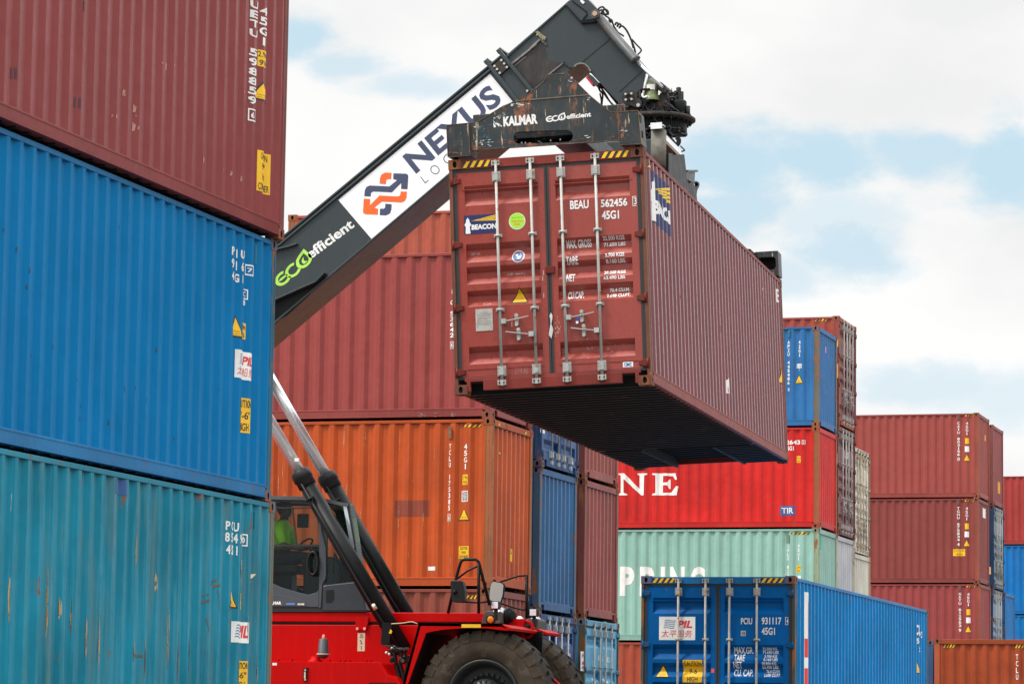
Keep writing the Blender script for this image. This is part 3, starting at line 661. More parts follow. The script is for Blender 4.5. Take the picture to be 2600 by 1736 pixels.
for i in range(60):
    t = rnd.random(); x = 770 + 100 * t + rnd.uniform(-15, 15); y = 590 + 80 * t + rnd.uniform(-20, 20); q = at(*c2(x, y), YI); m.sphere(q + Vector((0, -.012, 0)), rnd.uniform(.006, .014), 6, (1, .5, .8))
for i in range(70):
    k = rnd.random(); j = rnd.choice([0, 1, 2, 2]); base = [((830, 690), (890, 880)), ((620, 830), (700, 1100)), ((740, 1040), (745, 1180)) ][j % 3]
    x = base[0][0] + (base[1][0] - base[0][0]) * k + rnd.uniform(-14, 14); y = base[0][1] + (base[1][1] - base[0][1]) * k; q = at(*c2(x, y), YI); m.sphere(q + Vector((0, -.002, 0)), rnd.uniform(.002, .007), 5, (1, .3, 1.8))
for i in range(60):
    x = 1110 + 160 * (t := rnd.random()) + rnd.uniform(-15, 15); y = 930 + 110 * t + rnd.uniform(-15, 15); q = at(*c2(x, y), YI); m.sphere(q + Vector((0, -.01, 0)), rnd.uniform(.005, .012), 5)
rs('grease', m, plain('black_grease', (.03, .03, .028), .35, 0, .6, .5, 25), head)
m = MB().prism(xz([(1365, 20), (1395, -5), (1440, 40), (1410, 65)], YI - .03, c2), YI - .034, YI - .026); rs('nameplate', m, white('chipped_white', .35), head)
m = MB().prism(xz([(300, 430), (318, 412), (385, 505), (372, 520)], YI, c27), YI - .04, YI + .06); rs('tail_lamp', m, plain('red_lens', (.5, .005, .02), .2), head)
m = MB().prism(xz([(312, 400), (335, 385), (440, 500), (420, 520), (385, 505)], YI, c27), YI - .03, YI + .2); rs('lamp_bracket', m, M_CHAR, head)
# damping cylinder along the head
a, b, c = at(*c2(1615, 228), YI - .12), at(*c2(2205, 905), YI - .12), at(*c27(1140, 530), YI - .12)
m = MB().tube([a + (a - b).normalized() * .03, a + (b - a) * .10, a + (b - a) * .12, b + (a - b) * .06, b + (a - b) * .055, b], [.052, .058, .064, .064, .075, .075], 16)
m.cyl(a + Vector((0, -.09, 0)), a + Vector((0, .12, 0)), .062, 16)
dc = rs('tilt_cylinder', m, plain('cylinder_grey', (.060, .066, .066), .45, 0, .5, .3, 4, .42, (.15, .07, .04)), RS)
rs('piston_rod', MB().cyl(b, c, .022, 12), M_CHROME, dc)
rs('pin', MB().cyl(a + Vector((0, -.105, 0)), a + Vector((0, -.085, 0)), .035, 12), plain('brass_pin', (.42, .32, .2), .5, .3), dc)
rs('guide_strip', MB().cyl(at(*c27(972, 385), YI - .03), at(*c27(925, 615), YI - .03), .017, 8), M_WHITE, head)
# hoses on the head
def hose(pts, r, cr, Y, dy=0): 
    P = [at(*cr(x, y), Y) for x, y in pts]; out = []
    for i in range(len(P) - 1):
        p0, p1, p2, p3 = P[max(i - 1, 0)], P[i], P[i + 1], P[min(i + 2, len(P) - 1)]
        for k in range(5):
            t = k / 5; out.append(.5 * (2 * p1 + (p2 - p0) * t + (2 * p0 - 5 * p1 + 4 * p2 - p3) * t * t + (3 * p1 - p0 - 3 * p2 + p3) * t ** 3))
    out.append(P[-1]); return MB().tube(out, r, 7)
hs = [([(1625, 165), (1660, 120), (1705, 108), (1735, 135), (1775, 190), (1790, 225)], .014), ([(1640, 180), (1690, 150), (1720, 190), (1740, 235), (1800, 275), (1850, 340), (1880, 430), (1920, 480), (1985, 520), (2020, 545)], .013),
      ([(1690, 170), (1730, 145), (1770, 160), (1785, 200), (1740, 220), (1700, 200), (1690, 175)], .016), ([(1790, 270), (1830, 340), (1800, 310), (1840, 300), (1860, 370), (1900, 440), (1950, 510)], .012),
      ([(1890, 380), (1905, 345), (1935, 355), (1920, 400), (1950, 360), (1975, 380), (1950, 420), (1990, 390), (2040, 430), (2090, 510), (2130, 600), (2170, 700), (2195, 790)], .014),
      ([(2000, 390), (2060, 450), (2120, 570), (2150, 680), (2160, 720)], .012), ([(2140, 590), (2200, 660), (2275, 740), (2265, 780), (2215, 825)], .012)]
for p, r in hs: rs('hose', hose(p, r, c2, YI - .05), M_BLACKR, head)
hs = [([(420, 500), (450, 570), (480, 610), (470, 720), (480, 800)], .014), ([(440, 510), (500, 590), (560, 690), (620, 745)], .013), ([(470, 560), (520, 640), (600, 740)], .011), ([(450, 600), (465, 680), (460, 760)], .012), ([(430, 490), (520, 560), (650, 720)], .02)]
for p, r in hs: rs('hose', hose(p, r, c27, 43.2), M_BLACKR, head)

# --- rotator -------------------------------------------------------------------------------------------
YR = 43.3
def R3(x, y, Y=YR): return at(*c27(x, y), Y)
rt = rs('rotator_bracket', MB().prism(xz([(640, 800), (665, 660), (690, 590), (725, 555), (800, 543), (880, 565), (920, 640), (960, 700), (1000, 720), (1090, 690), (1100, 640), (1115, 590), (1190, 590), (1208, 640), (1180, 850), (640, 850)], 43.05, c27), 43.05, 43.6), M_GRIME, RS, .006)
rs('pivot_plate', MB().prism(xz([(690, 640), (700, 590), (735, 565), (800, 560), (850, 590), (915, 690), (912, 745), (880, 765), (740, 715), (700, 680)], 42.98, c27), 42.98, 43.06), M_GRIME, rt, .005)
for x, y, r in ((735, 608, .016), (800, 602, .016), (738, 670, .016), (802, 664, .016), (875, 730, .026)): q = R3(x, y, 42.96); rs('bolt', MB().cyl(q + Vector((0, -.02, 0)), q + Vector((0, .03, 0)), r, 10), M_STEEL, rt)
q = R3(770, 640, 42.975); rs('pivot_hole', MB().lathe(q, (0, 1, 0), [(-.012, .042), (-.012, .032), (.0, .030), (.0, .001)], 16), M_HOLE, rt)  # shallow dark dish, the shade of a hole put into its colour
q = R3(1165, 560); rs('pin_boss', MB().cyl(q + Vector((0, -.3, 0)), q + Vector((0, .3, 0)), .056, 18), M_GRIME, rt, .006)
rs('clevis', MB().prism(xz([(1095, 520), (1125, 485), (1180, 520), (1205, 560), (1180, 600), (1130, 590)], 43.02, c27), 42.97, 43.03), M_GRIME, rt)
q = R3(1138, 530, 42.96); rs('bolt', MB().cyl(q, q + Vector((0, .03, 0)), .016, 8), M_STEEL, rt)
q = R3(1022, 640, 43.05); can = rs('filter_canister', MB().lathe(q, (0, 0, 1), [(-.05, .11), (.02, .11), (.02, .09), (.16, .095), (.235, .09), (.25, .06), (.25, .001)], 20), plain('green_canister', (.12, .15, .06), .35, 0, .5, .4, 8), rt)
th = lambda r, z, a0, a1: [(q + Vector((r * math.sin(math.radians(a)), -r * math.cos(math.radians(a)), z))) for a in [a0 + (a1 - a0) * i / 6 for i in range(7)]]
l0, l1 = th(.0975, .09, -35, 40), th(.0975, .165, -35, 40); rs('canister_label', MB().add(l0 + l1, [(i, i + 1, 8 + i, 7 + i) for i in range(6)]), white('label_white', .1), can)
l0, l1 = th(.0975, .03, -62, -40), th(.096, .22, -62, -40); rs('canister_label', MB().add(l0 + l1, [(i, i + 1, 8 + i, 7 + i) for i in range(6)]), M_YEL, can)
rs('valve_block', MB().box(R3(920, 700).x, R3(1095, 700).x, 42.98, 43.4, R3(0, 745).z, R3(0, 665).z).box(R3(965, 0).x, R3(1080, 0).x, 42.95, 43.2, R3(0, 665).z, R3(0, 640).z).box(R3(930, 0).x, R3(1040, 0).x, 43.0, 43.5, R3(0, 840).z, R3(0, 790).z), M_BLACK, rt, .008)
rs('pipe', hose([(915, 605), (930, 640), (975, 632)], .014, c27, 42.95), M_WHITE, rt)
for p in ([(920, 660), (950, 730), (1000, 790), (1060, 740)], [(1195, 680), (1170, 740), (1190, 800), (1230, 770)], [(1210, 600), (1250, 590), (1290, 600)], [(1220, 650), (1260, 640), (1290, 655)]): rs('hose', hose(p, .012, c27, 42.98), M_BLACKR, rt)
q = R3(1318, 850); mo = rs('slew_motor', MB().lathe(q, (0, 0, 1), [(-.1, .085), (.0, .085), (.03, .1), (.06, .112), (.20, .115), (.22, .10), (.225, .066), (.32, .068), (.325, .055), (.345, .055), (.35, .034), (.40, .036), (.41, .02), (.41, .001)], 24), M_BLACK, rt)
m = MB(); rnd = random.Random(5)
for i in range(8): x, y = rnd.uniform(1215, 1290), rnd.uniform(570, 660); p = R3(x, y, 43.2); m.box(p.x - .02, p.x + .03, p.y, p.y + .05, p.z - .01, p.z + .015)
m.cyl(R3(1243, 600), R3(1243, 540), .012, 8, .003); m.cyl(R3(1352, 680, 43.3), R3(1352, 580, 43.3), .03, 10).cyl(R3(1420, 850, 43.3), R3(1420, 740, 43.3), .035, 10); 0 and m.box(R3(1405, 0).x, R3(1435, 0).x, 43.2, 43.3, R3(0, 850).z, R3(0, 740).z)
rs('fitting', m, M_GRIME, mo)
C0 = R3(1060, 875); C0.y = 43.4; rad = R3(1478, 900).x - C0.x
rs('slew_plate', MB().lathe(C0, (0, 0, 1), [(-.045, .001), (-.045, rad - .05), (-.02, rad), (.01, rad), (.03, rad - .04), (.03, .001)], 40, False), M_GRIME, rt, .004)
g_ = MB(); nt = 84; rg = rad * .74
for i in range(nt):
    a = 2 * PI * i / nt; M_ = Matrix.Translation(C0 + Vector((0, 0, -.14))) @ Matrix.Rotation(a, 4, 'Z'); g_.box(rg - .03, rg + .022, -.012, .012, -.05, .085, M_)
g_.lathe(C0 + Vector((0, 0, -.20)), (0, 0, 1), [(0, .001), (0, rg - .02), (.15, rg - .02), (.15, .001)], 48, False)
rs('slew_ring', g_, M_BLACK, rt)
rs('rotator_neck', MB().cyl(C0 + Vector((-.12, 0, -.19)), Vector((C0.x - .25, C0.y, 8.25)), .27, 24, .34), M_BLACK, rt)

rnd = random.Random(77); m = MB()                # pipework, valves and clamps packed round the rotator
for i in range(44):
    p = R3(rnd.uniform(935, 1240), rnd.uniform(640, 850), rnd.uniform(42.98, 43.4)); s = rnd.uniform(.012, .035)
    if rnd.random() < .5: m.box(p.x - s, p.x + s * 1.4, p.y - .03, p.y + .03, p.z - s * .8, p.z + s)
    else: d = Vector((rnd.uniform(-1, 1), rnd.uniform(-.6, .2), rnd.uniform(-1, 1))).normalized(); m.cyl(p - d * s * 2, p + d * s * 2, s * .55, 8)
for i in range(30):
    p = R3(rnd.uniform(945, 1400), rnd.uniform(965, 1075), rnd.uniform(42.9, 43.3)); s = rnd.uniform(.012, .032)
    if rnd.random() < .5: m.box(p.x - s * 1.3, p.x + s * 1.5, p.y - .03, p.y + .03, p.z - s, p.z + s)
    else: m.cyl(p - Vector((s * 2, 0, 0)), p + Vector((s * 2, 0, rnd.uniform(-.03, .03))), s * .6, 8)
rs('pipework', m, M_BLACK, rt)
for i in range(16):
    x0, y0 = rnd.uniform(935, 1230), rnd.uniform(640, 780); pts = [(x0, y0)]
    for k in range(3): pts.append((pts[-1][0] + rnd.uniform(-40, 70), pts[-1][1] + rnd.uniform(15, 80)))
    rs('hose', hose(pts, rnd.uniform(.007, .014), c27, rnd.uniform(42.9, 43.1)), M_BLACKR, rt)
for i in range(12):
    x0, y0 = rnd.uniform(960, 1380), rnd.uniform(955, 1010); pts = [(x0, y0)]
    for k in range(3): pts.append((pts[-1][0] + rnd.uniform(-60, 50), pts[-1][1] + rnd.uniform(10, 70)))
    rs('hose', hose(pts, rnd.uniform(.007, .016), c27, rnd.uniform(42.85, 43.05)), M_BLACKR, rt)
m = MB()
for i in range(28): a = 2 * PI * i / 28; p = C0 + Vector((math.cos(a), math.sin(a), 0)) * (rad - .07); m.cyl(p + Vector((0, 0, .02)), p + Vector((0, 0, .06)), .018, 6); m.cyl(p + Vector((0, 0, -.075)), p + Vector((0, 0, -.03)), .018, 6)
rs('plate_bolts', m, M_BLACK, rt)
# --- lifting frame (spreader), laid out in the lifted container's own axes -----------------------------
SPR = obj('spreader', MB().box(.05, .45, -L40 / 2 + .25, L40 / 2 - .25, HC + .16, HC + .40).box(-.6, .5, -1.3, 1.3, HC + .30, HC + 1.0).box(-.32, .32, -.32, .32, HC + 1.02, HC + 1.16), M_CHAR, RS, .01)
SPR.location = LOC_L - RSL; SPR.rotation_euler = RL.to_euler()
ML = CONT['lifted']['M']; MLI = ML.inverted(); c5 = crop(1080, 150, .3065)
def loc_plane(u, v, axis, val):          # pixel -> point of a plane of the lifted container's axes
    o = MLI @ CAM_LOC; d = MLI.to_3x3() @ ray(u, v); return o + d * ((val - o[axis]) / d[axis])
def sp(name, mb, mat, parent=None, bevel=0): return obj(name, mb, mat, parent or SPR, bevel)
yP = -L40 / 2 - .03
def lp(pts, cr=c5, y=yP): return [(q.x, q.z) for q in (loc_plane(*cr(a, b), 1, y) for a, b in pts)]
plate = lp([(355, 534), (435, 519), (530, 460), (640, 392), (745, 348), (850, 296), (890, 262), (985, 187), (1005, 132), (1175, 118), (1228, 168), (1360, 300), (1480, 400), (1520, 430), (1545, 440), (1605, 440), (1600, 674), (385, 754), (365, 780)])
def slot(cl, cr_, r, n=10): return [(cl[0] + r * math.cos(math.radians(90 + 180 * i / n)), cl[1] + r * math.sin(math.radians(90 + 180 * i / n))) for i in range(n + 1)] + [(cr_[0] + r * math.cos(math.radians(-90 + 180 * i / n)), cr_[1] + r * math.sin(math.radians(-90 + 180 * i / n))) for i in range(n + 1)]
sl = lp(slot((780, 652), (1172, 638), 50))
def holed_prism(b, outer, holes, y0, y1):
    loops = [outer, *holes]; flat = [p for l in loops for p in l]; n = len(flat)
    t = tessellate_polygon([[Vector((x, z, 0)) for x, z in l] for l in loops])
    b.add([(x, y0, z) for x, z in flat] + [(x, y1, z) for x, z in flat], [tuple(f) for f in t] + [tuple(i + n for i in f) for f in t])
    o = 0
    for l in loops: k = len(l); b.add([(x, y0, z) for x, z in l] + [(x, y1, z) for x, z in l], [(i, (i + 1) % k, k + (i + 1) % k, k + i) for i in range(k)])
    return b
beam = sp('end_beam', holed_prism(MB(), plate, [sl], yP, yP + .06), M_CHAR2, None, .006)
lb = lp([(178, 550), (362, 533), (372, 800), (190, 815)]); rb = lp([(1600, 441), (1765, 430), (1790, 706), (1612, 712)])
m = MB().prism(lb, yP - .02, yP + .38).prism(rb, yP - .02, yP + .38)
x0, x1 = lb[1][0], rb[0][0]; zb = plate[-3][1]
m.box(x0 - .02, x1 + .02, yP + .06, yP + .32, HC + .215, HC + .26).box(x0 - .02, x1 + .02, yP + .30, yP + .36, HC + .22, HC + .60)
m.add([(plate[-2][0], yP + .055, plate[-2][1]), (plate[-3][0], yP + .055, plate[-3][1]), (plate[-3][0], yP + .3, HC + .215), (plate[-2][0], yP + .3, HC + .215)], [(0, 1, 2, 3)])
sp('end_box', m, M_CHAR2, beam, .01)
p, q = lp([(745, 348), (1352, 298)]); m = MB().bar((p[0], yP, p[1]), (q[0], yP, q[1]), .012, .014, (0, 1, 0))
p, q = lp([(985, 187), (1228, 172)]); m.bar((p[0], yP + .005, p[1]), (q[0], yP + .005, q[1]), .006, .01, (0, 1, 0)); sp('weld_seam', m, plain('worn_edge', (.16, .12, .08), .6, 0, .4, .4, 10), beam)
p, q = lp([(800, 668), (1190, 610)]); m = MB().cyl((p[0], yP + .16, p[1]), (q[0], yP + .16, q[1]), .045, 12); pm = lp([(965, 640)])[0]; m.cyl((pm[0] - .03, yP + .16, pm[1]), (pm[0] + .03, yP + .16, pm[1] + .004), .07, 12); sp('slide_cylinder', m, M_BLACK, beam)
m = MB()
for x, y, w, h in ((785, 683, 10, 14), (815, 683, 9, 14), (852, 686, 18, 6), (928, 672, 20, 4), (945, 682, 6, 8), (1025, 664, 8, 14), (1105, 656, 8, 16), (1085, 624, 30, 7), (1127, 620, 12, 12)):
    a, b = lp([(x - w / 2, y + h / 2), (x + w / 2, y - h / 2)]); m.box(a[0], b[0], yP + .09, yP + .11, a[1], b[1])
sp('fitting', m, M_STEEL, beam)
M_SPW = decal_mat('scraped_white', (.8, .8, .78), .52)
def sptxt(s, bl_, br_, tl_, w, mat, tris=None):
    vs, fs = para(tris or text_tris(s, w), bl_, br_, tl_); sp('lettering', MB().add([(x, yP - .003, z) for x, z in lp(vs)], fs), mat, beam)
sptxt('KALMAR', (648, 562), (932, 536), (644, 480), .05, decal_mat('worn_white', (.8, .8, .78), .42)); sptxt('K', (566, 568), (640, 560), (562, 488), .05, decal_mat('very_worn_white', (.8, .8, .78), 1.0))
sptxt('', (1000, 527), (1166, 505), (998, 462), 0, white('spreader_white', .05), eco_tris()); sptxt('efficient', (1171, 500), (1374, 478), (1168, 459), .03, white('spreader_white', .05))
rnd = random.Random(11)
for nm, colr, spots in (('scuff', (.62, .62, .58), ((500, 690, 60, 30, 16), (780, 375, 70, 16, 14), (640, 470, 40, 30, 8), (1345, 640, 20, 14, 5), (1650, 600, 22, 10, 5), (1350, 330, 14, 26, 7), (720, 375, 30, 14, 6), (1210, 175, 24, 22, 7), (430, 580, 40, 30, 5))), ('rust_patch', (.22, .07, .035), ((655, 410, 30, 30, 12), (780, 420, 30, 26, 6), (720, 690, 34, 18, 10), (1280, 665, 50, 14, 8), (610, 690, 40, 20, 8), (1540, 655, 30, 10, 5), (450, 735, 60, 8, 8), (250, 780, 60, 14, 8), (1700, 560, 40, 80, 10), (900, 710, 200, 8, 12))), ('blue_scuff', (.03, .16, .24), ((470, 590, 50, 60, 14), (560, 540, 30, 30, 6), (520, 660, 50, 30, 6)))):
    V = []; F = []
    for u, v, ru, rv, n in spots:
        for i in range(n):
            c = (u + rnd.gauss(0, ru * .55), v + rnd.gauss(0, rv * .55)); s = rnd.uniform(3, 11); ang = rnd.uniform(-.6, .3); k = rnd.randint(5, 8); e = rnd.uniform(.25, .6)
            P = [(c[0] + s * rnd.uniform(.5, 1.3) * math.cos(2 * PI * j / k) * math.cos(ang) * 1.6, c[1] + s * (e * rnd.uniform(.4, 1.2) * math.sin(2 * PI * j / k)) + s * 1.6 * math.cos(2 * PI * j / k) * math.sin(ang) * .5) for j in range(k)]
            o = len(V); V += P; F.append(tuple(range(o, o + k)))
    bx = lp(V); onblock = lambda x: x < x0 + .003 or x > x1 - .003
    sp(nm, MB().add([(x, yP - (.0245 if onblock(sum(bx[i][0] for i in f) / len(f)) else .0025) - .0003 * (fi % 7), z) for fi, f in enumerate(F) for x, z in (bx[i] for i in f)], [tuple(range(sum(len(F[j]) for j in range(fi)), sum(len(F[j]) for j in range(fi + 1)))) for fi in range(len(F))]), decal_mat('patch_' + nm, colr, .35), beam)
m = MB()
for L_, yy, cyc in ((plate, yP, False), (lb, yP - .02, True), (rb, yP - .02, True)):
    for i, (p, q) in enumerate(zip(L_, L_[1:] + L_[:1] if cyc else L_[1:])): m.bar((p[0], yy + .002, p[1]), (q[0], yy + .002, q[1]), .007, rnd.uniform(.008, .018), (0, 1, 0))
sp('worn_rim', m, plain('rusty_edge', (.13, .075, .04), .65, 0, .4, .6, 14, .4, (.25, .2, .15)), beam)
# dark blocks painting slot shade on the right end box, twistlocks, far end beam
m = MB()
for zc in (.31, .62): m.box(rb[1][0] + .001, rb[1][0] + .012, yP + .04, yP + .12, HC + zc, HC + zc + .09)
sp('box_slot', m, M_HOLE, beam)
for sx in (-1, 1):
    for sy in (-1, 1): sp('twistlock', MB().lathe((sx * 1.138, sy * (L40 / 2 - .089), HC - .03), (0, 0, 1), [(0, .02), (.03, .05), (.05, .03), (.16, .03), (.16, .07), (.24, .07)], 12), M_GRIME)
yQ = L40 / 2; m = MB()
holed_prism(m, [(-.9, HC + .12), (.9, HC + .12), (.9, HC + .40), (.35, HC + .55), (-.35, HC + .55), (-.9, HC + .40)], [], yQ - .36, yQ - .30)
f2 = sp('end_beam', m, M_CHAR2, None, .008)
c8 = crop(1600, 400, .5232)
for sx in (-1, 1):
    m = MB(); a = sorted((sx * .86, sx * 1.225)); rect = [(a[0], HC + .03), (a[1], HC + .03), (a[1], HC + .42), (a[0], HC + .42)]; hz = [(a[0] + .04, HC + .17), (a[0] + .07, HC + .13), (a[1] - .07, HC + .13), (a[1] - .04, HC + .17), (a[1] - .04, HC + .29), (a[1] - .07, HC + .33), (a[0] + .07, HC + .33), (a[0] + .04, HC + .29)]
    holed_prism(m, rect, [hz], yQ - .36, yQ + .02); m.box(a[0] + .01, a[1] - .01, yQ - .02, yQ, HC + .05, HC + .40); sp('end_box', m, M_CHAR2, f2, .008)
m = MB().prism([(.60, HC + .40), (.9, HC + .36), (.9, HC + .22), (.60, HC + .12)], yQ - 1.1, yQ - .36); sp('gusset', m, M_BLACK, f2)
# upright fittings on the right side of the frame
def sy_plane(pts, x, cr): return [(q.y, q.z) for q in (loc_plane(*cr(a, b), 0, x) for a, b in pts)]
c9 = crop(1600, 360, .12755)
def side_plate(name, pts, x, t, mat, cr=c9, holes=()):
    P = sy_plane(pts, x, cr); H_ = [sy_plane(h, x, cr) for h in holes]; b = holed_prism(MB(), P, H_, -t, t); b.v = [(x + y, p, z) for p, y, z in b.v]; return sp(name, b, mat, None, .005)
side_plate('side_leg', [(735, 275), (1005, 255), (1085, 930), (1085, 1100), (760, 900)], .98, .05, M_BLACK)
side_plate('side_leg', [(690, 230), (770, 240), (830, 640), (830, 900), (690, 800)], 1.02, .05, M_BLACK)
side_plate('leg_bracket', [(1060, 575), (1250, 580), (1240, 800), (1215, 820), (1070, 740)], .95, .03, M_CHAR)
side_plate('leg_bracket', [(1055, 570), (1250, 565), (1280, 600), (1240, 612), (1060, 600)], .95, .06, M_CHAR)
eye = [(1180, 850), (1225, 800), (1280, 783), (1330, 805), (1350, 850), (1335, 905), (1300, 970), (1290, 1060), (1300, 1200), (1180, 1100), (1075, 900), (1070, 740), (1150, 820)]
side_plate('lifting_eye', eye, .92, .025, M_BLACK, c9, [[(1280 + 42 * math.cos(i * PI / 6), 852 + 42 * math.sin(i * PI / 6)) for i in range(12)]])
a = sy_plane([(1100, 1020), (1095, 1420)], .95, c27); sp('levelling_cylinder', MB().cyl((.95, a[0][0], a[0][1]), (.95, a[1][0], a[1][1]), .1, 18).cyl((.95, a[0][0], a[0][1] + .06), (.95, a[0][0], a[0][1]), .07, 14), M_CANVAS)
a = sy_plane([(1040, 930), (1125, 1000)], .95, c27); ym = (a[0][0] + a[1][0]) / 2
lamp = sp('work_lamp', MB().box(.85, 1.05, ym - .06, ym + .06, a[1][1], a[0][1]), M_STEEL, None, .01); sp('lens', MB().box(.875, 1.025, ym - .066, ym - .058, a[1][1] + .03, a[0][1] - .03), M_LENS, lamp)
bm_ = MB(); a = sy_plane([(1160, 1060), (1350, 1290)], .8, c27); z_ = (a[0][1] + a[1][1]) / 2
bm_.box(.68, .8, a[0][0] + .1, a[1][0], z_ - .02, z_ + .06); sp('slide_beam', bm_, M_WHITE)  # white paints the bright reflection on the beam side
bm_ = MB().box(.675, .797, a[0][0] + .1, a[1][0] - .01, z_ - .06, z_ - .022); sp('slide_beam', bm_, M_CHAR_BOUNCE)
m = MB().box(-.7, .7, -.9, -.55, HC + .25, HC + .62).box(.3, .6, -.2, .3, HC + .2, HC + .7).box(-.4, .6, .0, .9, HC + .75, HC + .9); sp('hydraulic_block', m, M_BLACK, None, .01)
rnd = random.Random(9); m = MB()
for i in range(26):
    x, y, z = rnd.uniform(.3, .7), rnd.uniform(-.7, .3), HC + rnd.uniform(.75, .95); m.box(x - .04, x + .05, y - .06, y + .06, z - .03, z + .04)
for i in range(8): x, y = rnd.uniform(.3, .7), rnd.uniform(-.6, .3); m.cyl((x, y, HC + .6), (x, y, HC + .98), .02, 8)
sp('hydraulic_fitting', m, M_GRIME)
for p, r in (([(1300, 1080), (1330, 1110), (1320, 1160), (1270, 1200), (1200, 1240), (1165, 1290), (1170, 1400), (1175, 1500)], .024), ([(1290, 1090), (1310, 1130), (1260, 1190), (1190, 1235), (1160, 1300)], .018), ([(1340, 1180), (1375, 1215), (1385, 1230), (1350, 1240), (1330, 1215)], .01), ([(1140, 1010), (1200, 1070), (1260, 1120), (1290, 1170)], .016), ([(960, 990), (1060, 980), (1180, 1010), (1250, 1060)], .014), ([(950, 1010), (1010, 1000), (1040, 990)], .012), ([(1200, 1000), (1260, 1060), (1330, 1050), (1415, 1055)], .02)):
    rs('hose', hose(p, r, c27, 43.0), M_BLACKR, rt)
# --- lift cylinders ------------------------------------------------------------------------------------
d6 = crop(680, 1140, .3802)
def lift(Y, g, e):
    g, e = at(*d6(*g), Y), at(*d6(*e), Y); a = (g - e).normalized()
    c = rs('hoist_cylinder', MB().tube([g - a * .22, e], [.118, .122], 24), M_BLACK, RS)
    rs('gland', MB().tube([g, g - a * .02, g - a * .13, g - a * .15, g - a * .235, g - a * .25], [.125, .142, .146, .132, .134, .12], 24), M_BLACKR, c)
    rs('piston_rod', MB().cyl(g - a * .05, g + a * 2.6, .079, 20), M_CHROME, c)
    s = Vector((0, -1, 0)); n = (s - a * s.dot(a)).normalized(); side = a.cross(n)
    rs('feed_pipe', MB().tube([g - a * .2 + n * .13 - side * .03, g - a * 1.0 + n * .145 - side * .03, g - a * 2.1 + n * .145 - side * .03, e + n * .15], .018, 8).tube([g - a * .45 + n * .125 - side * .09, g - a * .45 + n * .17 - side * .03, g - a * .45 + n * .125 + side * .03], .02, 6), M_BLACKR, c)
    return c, g, e, a
cyl1, g1, e1, a1 = lift(42.60, (212, 150), (905, 1340))
cyl2, g2, e2, a2 = lift(43.95, (385, 168), (1050, 1330))
f = MB(); q = at(*d6(710, 1050), 42.42); f.cyl(q - a1 * .05, q + a1 * .04, .03, 10); rs('pipe_fitting', f, plain('zinc_fitting', (.55, .5, .36), .35, .7), cyl1)
f = MB(); q = at(*d6(195, 72), 42.45); f.box(q.x - .03, q.x + .03, q.y - .02, q.y + .02, q.z - .02, q.z + .025); rs('tag', f, white('label_white', .1), cyl1)

# --- chassis -------------------------------------------------------------------------------------------
d3 = crop(690, 1540, .15751); d5 = crop(960, 1380, .25543)
YB, YT = 42.86, 42.08                     # side of the main frame, side of the tank
zt = at(*d3(600, 85), YB).z; xe = px(1150, 1405, YB).x; zg0, zg1 = at(*d3(600, 240), YB).z, at(*d3(600, 285), YB).z
ch = MB().box(-21.5, xe, YB, 43.70, zg1 + .02 - .0, zt - .004).box(-21.5, xe - .05, YB + .05, 43.65, zg0 - .1, zg1 + .02)
ch = MB().box(-21.5, xe, YB, 43.70, zg0, zt).box(-21.5, xe, YB, 43.70, .75, zg1)
chas = rs('chassis', ch, M_REDP, RS, .012); rs('frame_gap', MB().box(-21.5, xe - .03, YB + .05, 43.64, zg1 - .01, zg0 + .01), M_BLACKR, chas)  # black core paints the shade in the gap between the two boxes
tk = [at(*d3(x, y), YT) for x, y in ((1755, 890), (1905, 1115), (2020, 1125), (2120, 1300))]
zt2 = at(*d3(600, 872), YT).z
tp = [(-21.5, zt2), (tk[0].x, tk[0].z)] + [(q.x, q.z) for q in tk[1:]] + [(tk[3].x, .45), (-21.5, .45)]
tank = rs('tank', MB().prism(tp, YT, YB + .002), M_REDP, RS, .035)
q = at(*d3(700, 860), YT + .22); rs('filler_neck', MB().lathe(Vector((q.x, YT + .22, zt2 - .02)), (0, 0, 1), [(0, .10), (.035, .10), (.05, .07), (.09, .06), (.09, .001)], 20), M_REDP, tank)
q = at(*d3(830, 760), YT + .16); capo = rs('breather_cap', MB().lathe(q, (0, 0, 1), [(-.06, .03), (-.045, .055), (-.01, .085), (.01, .09), (.03, .076), (.20, .064), (.215, .05), (.215, .001)], 22), plain('breather_grey', (.05, .055, .06), .4), tank)
rs('knob', MB().lathe(q + Vector((0, 0, .215)), (0, 0, 1), [(0, .022), (.03, .022), (.055, .012), (.055, .001)], 12), plain('pink_knob', (.75, .25, .18), .4), capo)
rs('seal_ring', MB().lathe(q, (0, 0, 1), [(-.012, .084), (-.012, .095), (.006, .095), (.012, .08)], 22), plain('red_grey_ring', (.5, .3, .28), .4), capo)
m = MB()
for x, y in ((105, 835), (325, 828), (935, 852), (1100, 868), (1180, 868), (1260, 870), (1525, 878), (1590, 880)): q = at(*d3(x, y), YT + .1); m.cyl((q.x, YT + .1, zt2 - .01), (q.x, YT + .1, zt2 + .022), .016, 6).cyl((q.x, YT + .1, zt2 + .02), (q.x, YT + .1, zt2 + .03), .022, 6)
rs('bolt_row', m, M_REDP, tank)
a, b = at(*d3(515, 985), YT), at(*d3(575, 1190), YT); gl_ = rs('level_glass', MB().box(a.x, b.x, YT - .025, YT, b.z, a.z), M_BLACKR, tank, .008)
a, b = at(*d3(535, 1045), YT), at(*d3(556, 1150), YT); rs('level_tube', MB().box(a.x, b.x, YT - .031, YT - .02, b.z, a.z), M_CREAM, gl_)
for y in (1018, 1170): q = at(*d3(543, y), YT - .025); rs('screw', MB().cyl(q, q + Vector((0, -.012, 0)), .014, 8), M_STEEL, gl_)
